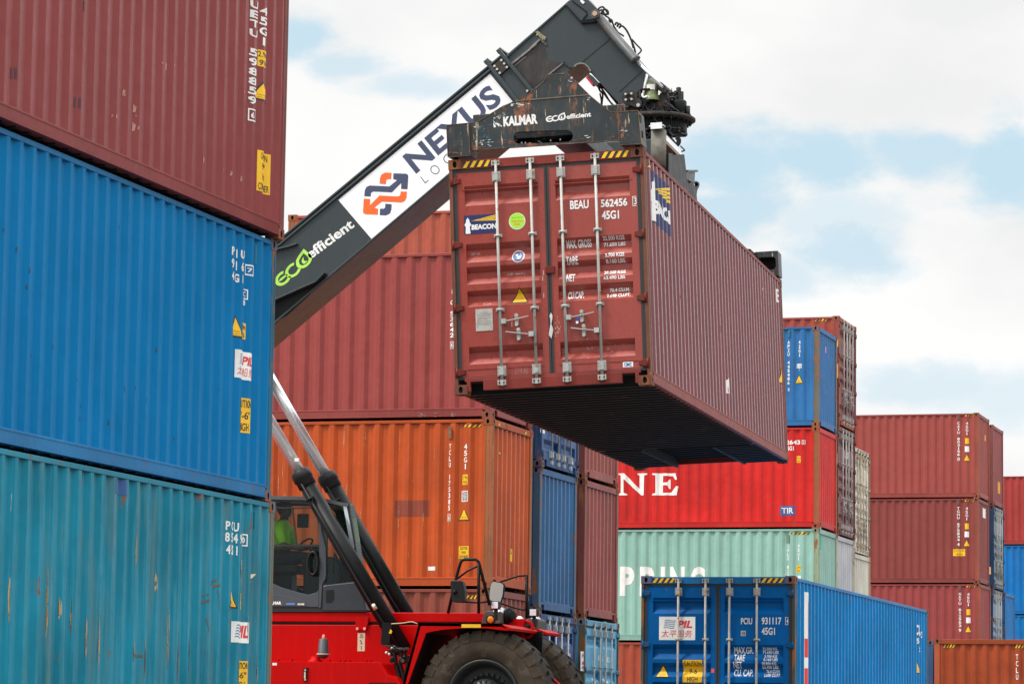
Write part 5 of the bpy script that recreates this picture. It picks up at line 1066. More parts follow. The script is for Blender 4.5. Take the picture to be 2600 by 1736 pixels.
# ------------------------------------------------------------------ lettering, stickers and marks on the containers
class Face:
    """One side of a container: a runs to the right seen from outside, b up, n outward."""
    def __init__(s, key, side):
        c = CONT[key]; s.c = c; s.side = side; s.root = c['root']; L, H = c['L'], c['H']; s.prof = None; s.axis = 0
        if side == 'D': s.ax, s.off = 1, -L / 2 + .028; s.prof = door_prof(H); s.axis = 1
        if side == 'H': s.ax, s.off = 1, -L / 2 + .006
        if side == 'F': s.ax, s.off = 1, L / 2 - .03; s.prof = [(-t, d) for t, d in reversed(END_PROF)]
        if side == 'R': s.ax, s.off = 0, W / 2 - .008; s.prof = SIDE_PROF[L]
        if side == 'L': s.ax, s.off = 0, -W / 2 + .008; s.prof = [(-t, d) for t, d in reversed(SIDE_PROF[L])]
        s.sg = 1 if side in 'RF' else -1; s.inv = c['M'].inverted()
    def px(s, u, v):
        o = s.inv @ CAM_LOC; d = s.inv.to_3x3() @ ray(u, v); q = o + d * ((s.off - o[s.ax]) / d[s.ax])
        a = {'D': q.x, 'H': q.x, 'F': -q.x, 'R': q.y, 'L': -q.y}[s.side]; return a, q.z
    def p3(s, a, b, n):
        y = s.off + s.sg * n
        return {'D': (a, y, b), 'H': (a, y, b), 'F': (-a, y, b), 'R': (y, a, b), 'L': (y, -a, b)}[s.side]
    def put(s, name, tris, mat, lift=.003, parent=None, label=None):     # (a, b) triangles laid on the pressed sheet
        vs, fs = tris; bm = bmesh.new(); bv = [bm.verts.new((x, y, 0)) for x, y in vs]
        for f in fs:
            try: bm.faces.new([bv[i] for i in f])
            except ValueError: pass
        if s.prof and vs:
            lo, hi = min(v[s.axis] for v in vs), max(v[s.axis] for v in vs); no = (1, 0, 0) if s.axis == 0 else (0, 1, 0)
            for t, d in s.prof:
                if lo < t < hi: bmesh.ops.bisect_plane(bm, geom=bm.verts[:] + bm.edges[:] + bm.faces[:], plane_co=tuple(t * k for k in no), plane_no=no, dist=1e-6)
        for v in bm.verts:
            a, b = v.co.x, v.co.y; d = lerp_prof(s.prof, a if s.axis == 0 else b) if s.prof else 0
            if s.side == 'D' and not (-1.03 < a < -.11 or .11 < a < 1.03): d = 0
            v.co = s.p3(a, b, lift - d)
        me = bpy.data.meshes.new(name); bm.to_mesh(me); bm.free()
        return obj(name, me, mat, parent or s.root, label=label)
    def box(s, p, q):                     # local extents of a rectangle given by two opposite pixels
        a0, b0 = s.px(*p); a1, b1 = s.px(*q); return min(a0, a1), max(a0, a1), min(b0, b1), max(b0, b1)
def quad(a0, a1, b0, b1): return [(a0, b0), (a1, b0), (a1, b1), (a0, b1)], [(0, 1, 2, 3)]
def inbox(tris, e): return para(tris, (e[0], e[2]), (e[1], e[2]), (e[0], e[3]))
WH = white(); WHC = decal_mat('white_clean', (.80, .80, .78), .04); YE = decal_mat('yellow_label', (.88, .50, .006), .06); BK = decal_mat('black_marking', (.02, .02, .02), .05)
NV = decal_mat('navy_panel', (.012, .022, .11), .03); YB_ = decal_mat('beam_yellow', (.85, .55, .03), .03)
def word(f, s, e, mat=None, w=.012, name='lettering', lift=.004): f.put(name, inbox(text_tris(s, w), e), mat or WH, lift)
def column(f, s, e, mat=None, w=.02, name='lettering', fill=.80):      # upright characters one under the other
    n = len(s); h = (e[3] - e[2]) / n; parts = []
    for i, ch in enumerate(s):
        if ch == ' ': continue
        k = .35 if ch in '1I' else 1.0; m = (e[0] + e[1]) / 2; hw = (e[1] - e[0]) / 2 * k; top = e[3] - i * h
        parts.append(inbox(text_tris(ch, w), (m - hw, m + hw, top - h * fill, top)))
    f.put(name, merge(parts), mat or WH, .004)
def digit_box(f, ch, e, mat=None):
    t = (e[1] - e[0]) * .11; i = (e[0] + t, e[1] - t, e[2] + t, e[3] - t); g = (e[0] + 2.4 * t, e[1] - 2.4 * t, e[2] + 2.2 * t, e[3] - 2.2 * t)
    fr = poly_tris([(e[0], e[2]), (e[1], e[2]), (e[1], e[3]), (e[0], e[3])], [[(i[0], i[2]), (i[1], i[2]), (i[1], i[3]), (i[0], i[3])]])
    f.put('check_digit', merge([fr, inbox(text_tris(ch, .02), g)]), mat or WH, .004)
def hazard(f, e, n=4, lift=.003):
    f.put('hazard_stripes', quad(*e), BK, lift); w = (e[1] - e[0]) / n; h = e[3] - e[2]; sl = min(w * .55, h * 1.0); P = []
    for i in range(n):
        a = e[0] + i * w + (w * .04); b = a + w * .52; c = lambda x: min(max(x, e[0]), e[1])
        P.append(poly_tris([(c(a), e[2]), (c(b), e[2]), (c(b + sl), e[3]), (c(a + sl), e[3])]))
    f.put('hazard_stripes', merge(P), YE, lift + .002)
def triangle(f, ap, bl, br, text=True):
    A, B, C_ = f.px(*ap), f.px(*bl), f.px(*br); w = C_[0] - B[0]
    if w < A[0] - B[0]: w = 2 * (A[0] - B[0])
    tri_at(f, (B[0] + C_[0]) / 2, min(B[1], C_[1]), abs(w), A[1] - min(B[1], C_[1]), text)
def tri_at(f, m, b0, w, h, text=True):
    f.put('warning_triangle', ([(m - w / 2, b0), (m + w / 2, b0), (m, b0 + h)], [(0, 1, 2)]), BK, .003)
    k = .80; f.put('warning_triangle', ([(m - w / 2 * k, b0 + h * .075), (m + w / 2 * k, b0 + h * .075), (m, b0 + h * .885)], [(0, 1, 2)]), YE, .005)
    if text: f.put('lettering', merge([inbox(text_tris('CAUTION'), (m - w * .2, m + w * .2, b0 + h * .24, b0 + h * .30)), inbox(text_tris('SUPER HEAVY'), (m - w * .26, m + w * .26, b0 + h * .13, b0 + h * .17))]), BK, .0065)
def panel(f, e, mat, lines=(), tm=None, name='label_panel', w=.01, pad=.06):
    f.put(name, quad(*e), mat, .003); n = len(lines); H_ = (e[3] - e[2]) / max(n, 1); W_ = e[1] - e[0]
    for i, ln in enumerate(lines):
        if not ln: continue
        fr = min(1, len(ln) / max(len(x) for x in lines) * 1.05); m = (e[0] + e[1]) / 2
        f.put('lettering', inbox(text_tris(ln, w), (m - W_ * (.5 - pad) * fr, m + W_ * (.5 - pad) * fr, e[3] - H_ * (i + .84), e[3] - H_ * (i + .16))), tm or BK, .005)
def waves(e, n=5, amp=.05, t=.07):
    P = []
    for i in range(n):
        y = e[2] + (e[3] - e[2]) * (i + .5) / n; k = 10; top = []; bot = []
        for j in range(k + 1):
            x = j / k; dy = math.sin(x * 2 * PI) * amp * (e[3] - e[2]); sh = (y - e[2]) * .18
            top.append((e[0] + (e[1] - e[0]) * x + sh, y + dy + t * (e[3] - e[2]) / 2)); bot.append((e[0] + (e[1] - e[0]) * x + sh, y + dy - t * (e[3] - e[2]) / 2))
        P.append(poly_tris(top + bot[::-1]))
    return merge(P)
REDL = decal_mat('red_lettering', (.66, .045, .05), .08); WAVB = decal_mat('wave_blue', (.05, .17, .40), .05)
def ship_logo(f, e, cjk=True, full=True):
    f.put('logo_panel', quad(*e), WHC, .003); w, h = e[1] - e[0], e[3] - e[2]; mid = e[2] + h * (.48 if cjk else .2)
    f.put('wave_emblem', waves((e[0] + w * .12, e[0] + w * .42, mid, e[2] + h * .88)), WAVB, .005)
    f.put('lettering', para(text_tris('PIL', .04), (e[0] + w * .50, mid + h * .04), (e[0] + w * .91, mid + h * .04), (e[0] + w * .55, e[2] + h * .84)), REDL, .005)
    if cjk: f.put('lettering', para(text_tris('太平船务', .0), (e[0] + w * .06, e[2] + h * .12), (e[0] + w * .90, e[2] + h * .12), (e[0] + w * .09, e[2] + h * .43)), REDL, .005)
def lighthouse(f, e, lit=.0):
    f.put('logo_panel', quad(*e), NV, .003); w, h = e[1] - e[0], e[3] - e[2]; P = lambda pts: [(e[0] + w * x, e[2] + h * y) for x, y in pts]
    f.put('lighthouse_emblem', poly_tris(P([(.04, .03), (.185, .03), (.17, .40), (.21, .50), (.195, .56), (.165, .66), (.16, .78), (.135, .80), (.11, .90), (.085, .80), (.06, .78), (.06, .66), (.03, .56), (.01, .50), (.05, .40)])), WHC, .005)
    f.put('light_beam', merge([poly_tris(P([(.22, .70), (.99, .97 - .088 * i), (.99, .97 - .088 * i - .062)])) for i in range(4)]), YB_, .005)
    f.put('lettering', inbox(text_tris('BEACON', .05), (e[0] + w * .22, e[0] + w * .955, e[2] + h * .22, e[2] + h * .50)), WHC, .005)

# --- lifted container: doors ---
Dl, Hl = Face('lifted', 'D'), Face('lifted', 'H'); A = crop(1120, 360, .25513); B = crop(1120, 680, .25513)
def bx(f, cr, x0, y0, x1, y1): return f.box(cr(x0, y0), cr(x1, y1))
hazard(Hl, (-W / 2 + .18, -W / 2 + .53, HC - .108, HC - .030)); hazard(Hl, (W / 2 - .53, W / 2 - .18, HC - .108, HC - .030))
WB = decal_mat('door_white', (.80, .80, .78), .08)
for s, r in (('BEAU', (1285, 675, 1468, 576)), ('562456', (1590, 655, 1852, 558)), ('45G1', (1600, 777, 1770, 680)), ('MAX. GROSS', (1240, 1058, 1488, 963)), ('TARE', (1243, 1224, 1360, 1137)), ('NET', (1247, 1394, 1330, 1311)), ('CU.CAP.', (1256, 1564, 1415, 1480)),
             ('32.500 KGS', (1606, 980, 1820, 926)), ('71.650 LBS', (1611, 1038, 1825, 986)), ('3.700 KGS', (1632, 1148, 1823, 1098)), ('8.160 LBS', (1637, 1206, 1828, 1156)), ('28.800 KGS', (1617, 1317, 1832, 1268)), ('63.490 LBS', (1617, 1374, 1832, 1324)), ('76.4 CU.M.', (1670, 1490, 1870, 1440)), ('2.698 CU.FT.', (1645, 1548, 1882, 1497))): word(Dl, s, bx(Dl, A, *r), WB, .03)
digit_box(Dl, '3', bx(Dl, A, 1906, 642, 1960, 540), WB)
lighthouse(Dl, bx(Dl, A, 232, 925, 563, 715))
def disc(f, cr, x, y, r, mat, name, lift=.003):
    a, b = f.px(*cr(x, y)); a1, _ = f.px(*cr(x + r, y)); rr = a1 - a; f.put(name, poly_tris(ringpts((a, b), rr, 0, 345, 23)), mat, lift); return a, b, rr
a, b, r = disc(Dl, A, 757, 791, 83, decal_mat('sticker_rim', (.70, .80, .60), .05), 'round_sticker'); Dl.put('round_sticker', poly_tris(ringpts((a, b + r * .06), r * .9, 0, 345, 23)), decal_mat('lime_sticker', (.36, .75, .05), .03), .005)
OR_ = decal_mat('orange_print', (.85, .25, .02), 0); word(Dl, 'Water Borne', (a - r * .75, a + r * .75, b - r * .08, b + r * .16), OR_, .02, lift=.0065); word(Dl, 'Paint', (a - r * .35, a + r * .35, b - r * .46, b - r * .2), OR_, .02, lift=.0065); word(Dl, 'This unit is coated with', (a - r * .7, a + r * .7, b + r * .38, b + r * .52), decal_mat('dark_green_print', (.1, .25, .02), 0), .0, lift=.0065)
a, b, r = disc(Dl, A, 763, 1137, 63, WHC, 'round_sticker'); BLUS = decal_mat('blue_sticker', (.13, .17, .34), .03); Dl.put('round_sticker', poly_tris(ringpts((a, b), r * .84, 0, 345, 23)), BLUS, .005)
Dl.put('globe_emblem', merge([poly_tris([(a - r * .5, b + r * .3), (a - r * .1, b + r * .45), (a, b + r * .1), (a - r * .3, b)]), poly_tris([(a - r * .1, b - r * .05), (a + r * .55, b + r * .2), (a + r * .4, b - r * .2), (a + r * .1, b - r * .5), (a - r * .2, b - r * .3)]), poly_tris([(a + .2 * r, b + .5 * r), (a + .45 * r, b + .4 * r), (a + .3 * r, b + .25 * r)])]), WHC, .0065)
triangle(Dl, B(773, 186), B(690, 356), B(868, 343))
CHALK = decal_mat('chalk', (.62, .55, .52), .35)
for s, r in (('(SR-86X)', (650, 76, 825, 36)), ('7/24', (415, 372, 495, 348))): word(Dl, s, bx(Dl, B, *r), CHALK, -.012, 'chalk_mark')
word(Dl, 'SD.10', bx(Dl, A, 288, 1122, 376, 1096), CHALK, -.012, 'chalk_mark'); word(Dl, '3/14 A6', bx(Dl, B, 735, 1060, 865, 985), decal_mat('faint_chalk', (.40, .22, .20), .4), -.015, 'chalk_mark')
e = bx(Dl, B, 348, 632, 512, 402); Dl.put('approval_plate', quad(*e), plain('plate_metal', (.46, .44, .40), .5, .3, .5, .15, 12), .006)
w, h = e[1] - e[0], e[3] - e[2]; Dl.put('plate_print', merge([quad(e[0] + w * x0, e[0] + w * x1, e[2] + h * y, e[2] + h * (y + .012)) for x0, x1, y in ((.25, .75, .82), (.1, .9, .74), (.1, .85, .68), (.1, .9, .58), (.1, .7, .52), (.1, .9, .44), (.1, .88, .36), (.1, .9, .28))] + [quad(e[0] + w * x, e[0] + w * (x + .05), e[2] + h * .16, e[2] + h * .19) for x in (.08, .86)]), decal_mat('plate_ink', (.16, .14, .13), .1), .0075)
panel(Dl, bx(Dl, B, 1810, 989, 1910, 932), WHC, ('CIMC',), decal_mat('maker_blue', (.03, .09, .35), 0), w=.03, pad=.12)
e = bx(Dl, B, 1354, 562, 1385, 500); Hl.put('seal', quad(e[0], e[1], e[2] + (e[3] - e[2]) * .4, e[3]), decal_mat('seal_blue', (.02, .06, .3), 0), .055); Hl.put('seal', quad(e[0], e[1] - .01, e[2], e[2] + (e[3] - e[2]) * .4), WHC, .055)
sc_ = [(1096, 445), (1112, 475), (1108, 520), (1100, 560), (1112, 590), (1118, 620), (1108, 670), (1100, 705), (1092, 690), (1075, 668), (1082, 610), (1092, 560), (1090, 510), (1082, 480)]; V = [Dl.px(*B(*p)) for p in sc_]; Dl.put('paint_scrape', poly_tris(V), decal_mat('scrape_white', (.62, .60, .56), .25), .0185)
rnd = random.Random(4); P = []
for i in range(44): x, y = rnd.gauss(1560, 150), rnd.gauss(790, 42); q = Dl.px(*B(x, y)); r = rnd.uniform(.002, .007); P.append(([(q[0] - r, q[1] - r), (q[0] + r, q[1] - r * .5), (q[0] + r * .4, q[1] + r), (q[0] - r, q[1] + r)], [(0, 1, 2, 3)]))
for i in range(40): x, y = rnd.gauss(1155, 14), rnd.gauss(605, 40); q = Dl.px(*B(x, y)); r = rnd.uniform(.002, .009); P.append(([(q[0] - r, q[1] - r), (q[0] + r * .5, q[1] - r * .5), (q[0] + r * .4, q[1] + r), (q[0] - r, q[1] + r)], [(0, 1, 2, 3)]))
for x, y in ((1022, 275), (1012, 105), (1020, 50), (705, 562 - 1254 + 1254)): q = Dl.px(*B(x, y)); P.append(quad(q[0] - .006, q[0] + .006, q[1] - .03, q[1] + .03))
Dl.put('paint_chip', merge(P), decal_mat('chip_pink', (.60, .36, .30), .1), .004)
a0, a1, b0, b1 = bx(Dl, A, 1042, 1314, 1132, 1236); obj('lock_plate', MB().box(a0, a1, -L40 / 2 + .0, -L40 / 2 + .03, b0, b1), paint('hinge_lifted', (1, 1, 1)), CONT['lifted']['root'], .006)
# lifted container: right side
Rl = Face('lifted', 'R'); C9 = crop(1600, 360, .12755)
p = Rl.px(1659, 572); q = Rl.px(1701, 505); lighthouse(Rl, (p[0], q[0], p[1] + .05, q[1] + .16))
triangle(Rl, C9(385, 430), C9(360, 505), C9(408, 500), False); a, b = Rl.px(1985, 975); tri_at(Rl, a, b, .3, .28, False)
a, b = Rl.px(1852, 1000); Rl.put('paint_scrape', poly_tris([(a - .2, b), (a + .12, b), (a + .12, b + .16), (a + .0, b + .24), (a - .2, b + .14)]), WHC, .004)
a, b = Rl.px(1976, 745); column(Rl, 'B', (a - .16, a + .16, b - .2, b + .06), None)
rnd = random.Random(14); P = []
for i in range(26): a, b = rnd.uniform(-5.9, 5.5), rnd.uniform(.3, 2.6); P.append(quad(a - .012, a + .012, b, b + rnd.uniform(.03, .14)))
Rl.put('paint_chip', merge(P), decal_mat('chip_beige', (.55, .45, .38), .2), .004)

# --- left stack ---
Z1, Z2, Z3 = crop(0, 0, .39545), crop(0, 560, .39545), crop(0, 1116, .39545)
f = Face('left_maroon', 'R')
flats = [(a + b) / 2 - .025 for (a, da), (b, db) in zip(f.prof[2:], f.prof[3:]) if da == db == 0]     # crests of the pressed wall
snap = lambda e: min(flats, key=lambda t: abs(t - (e[0] + e[1]) / 2))
e = bx(f, Z1, 1640, 690, 1664, 22); m_ = snap(e); column(f, 'UETU 598859', (m_ - .075, m_ + .075, e[2], e[3]), WHC, w=.03); (lambda e: digit_box(f, '6', (m_ - .07, m_ + .07, e[2], e[3])))(bx(f, Z1, 1632, 785, 1647, 712)); e = bx(f, Z1, 1700, 312, 1722, 60); m2 = snap(e); column(f, '45G1', (m2 - .07, m2 + .07, e[2], e[3]), WHC, w=.03)
e = bx(f, Z1, 1702, 438, 1722, 342); panel(f, (m2 - .09, m2 + .09, e[2], e[3]), YE, ('2.9m', "9'6"), w=.01); e = bx(f, Z1, 1702, 655, 1738, 548); tri_at(f, m2, e[2], .40, e[3] - e[2])
panel(f, bx(f, Z1, 1660, 1222, 1737, 995), YE, ('CAUTION', "9'-6\"", 'HIGH', 'CONTAINER'))
rnd = random.Random(8); P = []
for x, y in ((95, 470), (108, 472), (502, 655), (516, 660), (540, 40)): q = f.px(*Z1(x, y)); P.append(quad(q[0] - .012, q[0] + .012, q[1] - .05, q[1] + .05))
f.put('stain', merge(P), decal_mat('dark_stain', (.07, .02, .03), .7), .004); P = []
for x, y in ((1045, 400), (1085, 430), (1118, 420), (812, 600), (735, 745), (748, 748), (875, 818), (890, 822), (1305, 1028), (1487, 1115), (1434, 1090), (1550, 1150), (1567, 590), (880, 700), (885, 740), (720, 340)):
    q = f.px(*Z1(x, y)); s = rnd.uniform(.008, .03); P.append(poly_tris([(q[0] - s, q[1] - s * 1.5), (q[0] + s * .6, q[1] - s), (q[0] + s, q[1] + s), (q[0] - s * .4, q[1] + s * 1.8)]))
f.put('paint_chip', merge(P), decal_mat('chip_tan', (.42, .20, .15), .9), .004)
def pil_block(key, Z, rows, ds, check, cbox, tri, lab, logo, cjk, caut):
    f = Face(key, 'R')
    for s, r in rows: word(f, s, bx(f, Z, *r), WHC, .035)
    digit_box(f, check, bx(f, Z, *ds), WHC); e = bx(f, Z, *cbox); digit_box(f, 'C', (e[0], e[1], e[2] + (e[3] - e[2]) * .38, e[3]), WHC); word(f, '8', (e[0] + .03, e[1] - .03, e[2], e[2] + (e[3] - e[2]) * .34), WHC, .03)
    triangle(f, *[Z(*p) for p in tri], True); panel(f, bx(f, Z, *lab), YE, ('2.9m', "9'6"), w=.01); ship_logo(f, bx(f, Z, *logo), cjk)
    panel(f, bx(f, Z, *caut), YE, ('CAUTION', "9'-6\"", 'HIGH'), w=.015); return f
f = pil_block('left_blue', Z2, (('P C I U', (1490, 220, 1568, 195)), ('9 3 1 6 2', (1488, 302, 1585, 277)), ('4 5 G 1', (1488, 378, 1560, 350))), (1592, 348, 1626, 290), '7', (1574, 540, 1602, 443), ((1530, 605), (1498, 738), (1555, 738)), (1566, 755, 1593, 660), (1522, 1004, 1627, 856), True, (1542, 1352, 1613, 1147))
P = []; rnd = random.Random(2)
for x, y in ((107, 185), (190, 320), (270, 470), (268, 500), (178, 425), (340, 805), (225, 865), (210, 1115), (540, 1190), (538, 1270), (598, 1362), (1175, 1415), (1128, 1400), (940, 1150), (868, 1070), (1010, 830), (705, 1295), (445, 745), (880, 1400), (958, 1440), (1408, 1080), (435, 190), (25, 60), (495, 1020), (765, 40), (800, 1080)):
    q = f.px(*Z2(x, y)); s = rnd.uniform(.004, .010); P.append(poly_tris([(q[0] - s, q[1] - s * 3), (q[0] + s, q[1] - s * 2), (q[0] + s * .8, q[1] + s * 3), (q[0] - s * .5, q[1] + s * 2.2)]))
f.put('stain', merge(P), decal_mat('dark_scuff', (.015, .045, .06), .7), .004)
f = Face('left_blue', 'R'); e = bx(f, Z2, 1643, 275, 1656, 160); f.put('vent', quad(*e), plain('teal_vent', (.01, .14, .18), .6), .03)
f = pil_block('left_teal', Z3, (('P C I U', (1465, 578, 1538, 532)), ('8 5 4 4 9', (1462, 654, 1553, 607)), ('4 5 G 1', (1464, 732, 1532, 682))), (1566, 680, 1596, 606), '0', (1546, 870, 1570, 775), ((1500, 945), (1472, 1076), (1527, 1078)), (1540, 1087, 1562, 988), (1503, 1298, 1598, 1172), False, (1530, 1600, 1590, 1420))
e = bx(f, Z3, 742, 345, 820, 262); f.put('repaint_patch', quad(*e), decal_mat('blue_patch', (.012, .09, .28), .02), .003); e = bx(f, Z3, 1620, 570, 1638, 465); f.put('vent', quad(*e), plain('teal_vent', (.01, .14, .18), .6), .03)
V = [f.px(*Z3(*p)) for p in ((1605, 915), (1612, 885), (1632, 862), (1650, 860), (1640, 885), (1618, 905))]; f.put('paint_scrape', poly_tris(V), decal_mat('cream_scrape', (.62, .58, .40), .1), .004)
P = []; Q = []; rnd = random.Random(6)
for x, y, n in ((873, 690, 60), (62, 1010, 70), (310, 1050, 90), (392, 1080, 60), (632, 1300, 110), (930, 1390, 80), (1078, 1300, 130), (1150, 1350, 80), (1218, 1370, 80), (1005, 920, 30), (1145, 1440, 60), (550, 1280, 60), (465, 1150, 60), (862, 1350, 30), (1480, 1120, 120), (1590, 1200, 50), (1650, 1480, 60), (1550, 820, 60)):
    for k in range(3):
        a, b = f.px(*Z3(x + rnd.uniform(-5, 5), y + rnd.uniform(-n * .4, n * .4))); h = n * .0035 * rnd.uniform(.3, 1.1); w = rnd.uniform(.004, .012); (P if rnd.random() < .55 else Q).append(poly_tris([(a - w * .3, b - h), (a + w, b - h * .5), (a + w * .5, b + h * .6), (a - w * .2, b + h), (a - w, b)]))
for x0, y0, x1, y1 in ((1310, 1010, 1340, 990), (1355, 925, 1400, 900), (1365, 950, 1415, 930), (1315, 1045, 1350, 1025), (1330, 1150, 1342, 1230), (1400, 960, 1412, 1090), (865, 1378, 920, 1388)):
    a, b = f.px(*Z3(x0, y0)); c, d = f.px(*Z3(x1, y1)); Q.append(poly_tris([(a, b - .012), (c, d - .012), (c, d + .012), (a, b + .012)]))
f.put('paint_scrape', merge(P), decal_mat('tan_scrape', (.46, .33, .17), .85), .004); f.put('rust_streak', merge(Q), decal_mat('rust_streak', (.14, .085, .05), .85), .0045)

# --- central stacks ---
O = crop(1100, 920, .26786); f = Face('mid_orange', 'R')
column(f, 'TCLU 175385', bx(f, O, 138, 1412, 170, 770)); digit_box(f, '6', bx(f, O, 130, 1502, 165, 1434)); column(f, '45G1', bx(f, O, 286, 1022, 324, 770))
panel(f, bx(f, O, 270, 1158, 329, 1060), YE, ('2.9m', "9'6"), w=.0); e = bx(f, O, 262, 1318, 329, 1213); f.put('label_panel', quad(*e), WHC, .003); panel(f, (e[0] + .01, e[1] - .01, e[2] + .01, e[3] - .01), WHC, ('I C', '8 1'), decal_mat('orange_ink', (.25, .08, .04), .1), w=-.01, pad=.12)
triangle(f, O(297, 1374), O(229, 1496), O(346, 1496)); hazard(f, bx(f, O, 275, 612, 458, 586), 4)
e = bx(f, O, 140, 722, 180, 605); o_ = f.put('vent', quad(*e), plain('rusty_vent', (.16, .08, .04), .7), .03); f.put('vent', quad(e[0] + .03, e[1] - .03, e[2] + .08, e[3] - .08), plain('vent_tan', (.35, .2, .1), .7), .034)
panel(f, f.box((1050 * K, 1280 * K), (1075 * K, 1251 * K)), YE, ('CAUTION', 'HIGH', 'CONTAINER')); f.put('label_panel', quad(*f.box((980 * K, 1307 * K), (998 * K, 1298 * K))), WHC, .003)
e = f.box((904 * K, 1183 * K), (983 * K, 1146 * K)); f.put('repaint_patch', quad(*e), decal_mat('brown_patch', (.25, .045, .022), .45), .003)
P = []; rnd = random.Random(12)
for i in range(30): a, b = f.px(rnd.uniform(700, 1150), rnd.uniform(1100, 1440)); w, h = rnd.uniform(.005, .013), rnd.uniform(.04, .22); P.append(poly_tris([(a - w, b - h), (a + w, b - h * .4), (a + w * .6, b + h), (a - w * .6, b + h * .5)]))
f.put('paint_scrape', merge(P), decal_mat('tan_wear', (.50, .24, .11), .95), .004)
f = Face('mid_orange', 'F'); triangle(f, O(628, 805), O(612, 862), O(654, 862), False); e5 = d5
panel(f, bx(f, e5, 1310, 172, 1345, 52), YE, ('9-6', 'HI'), w=.0)
for x in (1.0, -1.0): hazard(f, (x * .84 - .13, x * .84 + .13, HC - .11, HC - .05), 3, .03)
f = Face('mid_maroon', 'R'); M4 = crop(680, 400, .31881); e = bx(f, M4, 1455, 1440, 1482, 1050); column(f, 'I O S3642', (e[0] - .02, e[1] + .02, e[2], e[3])); digit_box(f, '4', bx(f, M4, 1450, 1522, 1480, 1464))
f.put('chalk_mark', inbox(text_tris('ENSEC AU 6/12', -.015), f.box((958 * K, 956 * K), (1062 * K, 945 * K))), decal_mat('chalk_pale', (.42, .30, .28), .3), .02)
f = Face('mid_rust', 'R'); hazard(f, f.box((1066 * K, 1372 * K), (1093 * K, 1364 * K)), 3); 
f = Face('third_light_blue', 'D'); e = bx(f, d5, 2010, 1260, 2056, 1070); f.put('logo_panel', quad(*e), WHC, .003); w, h = e[1] - e[0], e[3] - e[2]
f.put('sail_emblem', poly_tris([(e[0] + w * .2, e[2] + h * .62), (e[0] + w * .35, e[2] + h * .85), (e[0] + w * .55, e[2] + h * .94), (e[0] + w * .75, e[2] + h * .6), (e[0] + w * .6, e[2] + h * .78), (e[0] + w * .42, e[2] + h * .74)]), decal_mat('emblem_navy', (.02, .05, .2), 0), .005); f.put('sail_emblem', poly_tris([(e[0] + w * .2, e[2] + h * .33), (e[0] + w * .8, e[2] + h * .33), (e[0] + w * .7, e[2] + h * .48), (e[0] + w * .45, e[2] + h * .52)]), REDL, .005); word(f, 'APL', (e[0] + w * .2, e[0] + w * .8, e[2] + h * .08, e[2] + h * .26), decal_mat('emblem_navy', (.02, .05, .2), 0), .02, lift=.005)
for s, r in (('APHU', (2180, 1160, 2232, 1110)), ('682', (2255, 1175, 2300, 1125)), ('45', (2250, 1245, 2275, 1195)), ('G', (2195, 1215, 2215, 1180)), ('MAX', (2140, 1394, 2165, 1330)), ('TARE', (2245, 1394, 2290, 1340))): word(f, s, bx(f, d5, *r), WH, .03)
f = Face('second_navy_low', 'D')
for s, r in (('CAIU', (1840, 1125, 1882, 1080)), ('82', (1892, 1150, 1910, 1090)), ('MAX', (1800, 1160, 1825, 1110))): word(f, s, bx(f, d5, *r), WH, .03)
f = Face('second_navy_high', 'D'); O5 = crop(1340, 1040, .19132); panel(f, bx(f, O5, 555, 735, 600, 685), WHC, ('CIMC',), WAVB); e = bx(f, O5, 165, 300, 225, 235); f.put('label_panel', quad(*e), WH, .003); e = bx(f, O5, 470, 440, 505, 385); f.put('label_panel', quad(*e), decal_mat('bright_blue_tag', (.01, .2, .6), .05), .003)

# --- tall stacks on the right ---
G1_, G2_ = crop(1960, 780, .21676), crop(1960, 1080, .21676); f = Face('right_blue', 'R')
column(f, 'APZU 445486', bx(f, G1_, 178, 912, 208, 390)); column(f, '5', bx(f, G1_, 182, 988, 206, 945)); column(f, '42G1', bx(f, G1_, 309, 590, 334, 388))
e = bx(f, G1_, 288, 742, 348, 660); panel(f, (e[0], e[1], e[2] + (e[3] - e[2]) * .38, e[3]), WHC, ('US',), WAVB); word(f, '67', (e[0] + .06, e[1] - .06, e[2], e[2] + (e[3] - e[2]) * .34), WHC, .03)
triangle(f, G1_(318, 788), G1_(264, 890), G1_(367, 890)); e = bx(f, G1_, 182, 352, 214, 266); f.put('vent', quad(*e), plain('teal_vent', (.01, .14, .18), .6), .03)
f = Face('right_blue', 'F'); a, b = f.px(*G1_(635, 495)); f.put('sticker', quad(a - .07, a + .07, b - .08, b + .08), decal_mat('pink_sticker', (.7, .25, .35), .1), .004); a, b = f.px(*G1_(655, 1055)); f.put('sticker', quad(a - .06, a + .06, b - .06, b + .06), YE, .004)
f = Face('right_red', 'R'); G3_ = crop(1540, 1150, .2615)
word(f, 'OCLU 922643', (lambda e: (e[1] - (e[1] - e[0]) * 4.2, e[1], e[2], e[3]))(bx(f, G2_, 208, 222, 328, 168)), WHC, .03); digit_box(f, '5', bx(f, G2_, 350, 220, 392, 168), WHC); word(f, '45G1', (lambda e: (e[1] - (e[1] - e[0]) * 2.2, e[1], e[2], e[3]))(bx(f, G2_, 208, 292, 256, 240)), WHC, .03)
panel(f, bx(f, G2_, 287, 434, 336, 356), YE, ('2.6m', "8'6"), w=0)
e = bx(f, G2_, 95, 1056, 269, 937); f.put('sign_plate', quad(*e), decal_mat('tir_blue', (.07, .10, .28), .2), .003); w = e[1] - e[0]; word(f, 'TIR', (e[0] + w * .1, e[1] - w * .1, e[2] + .06, e[3] - .05), WHC, .02, lift=.006)
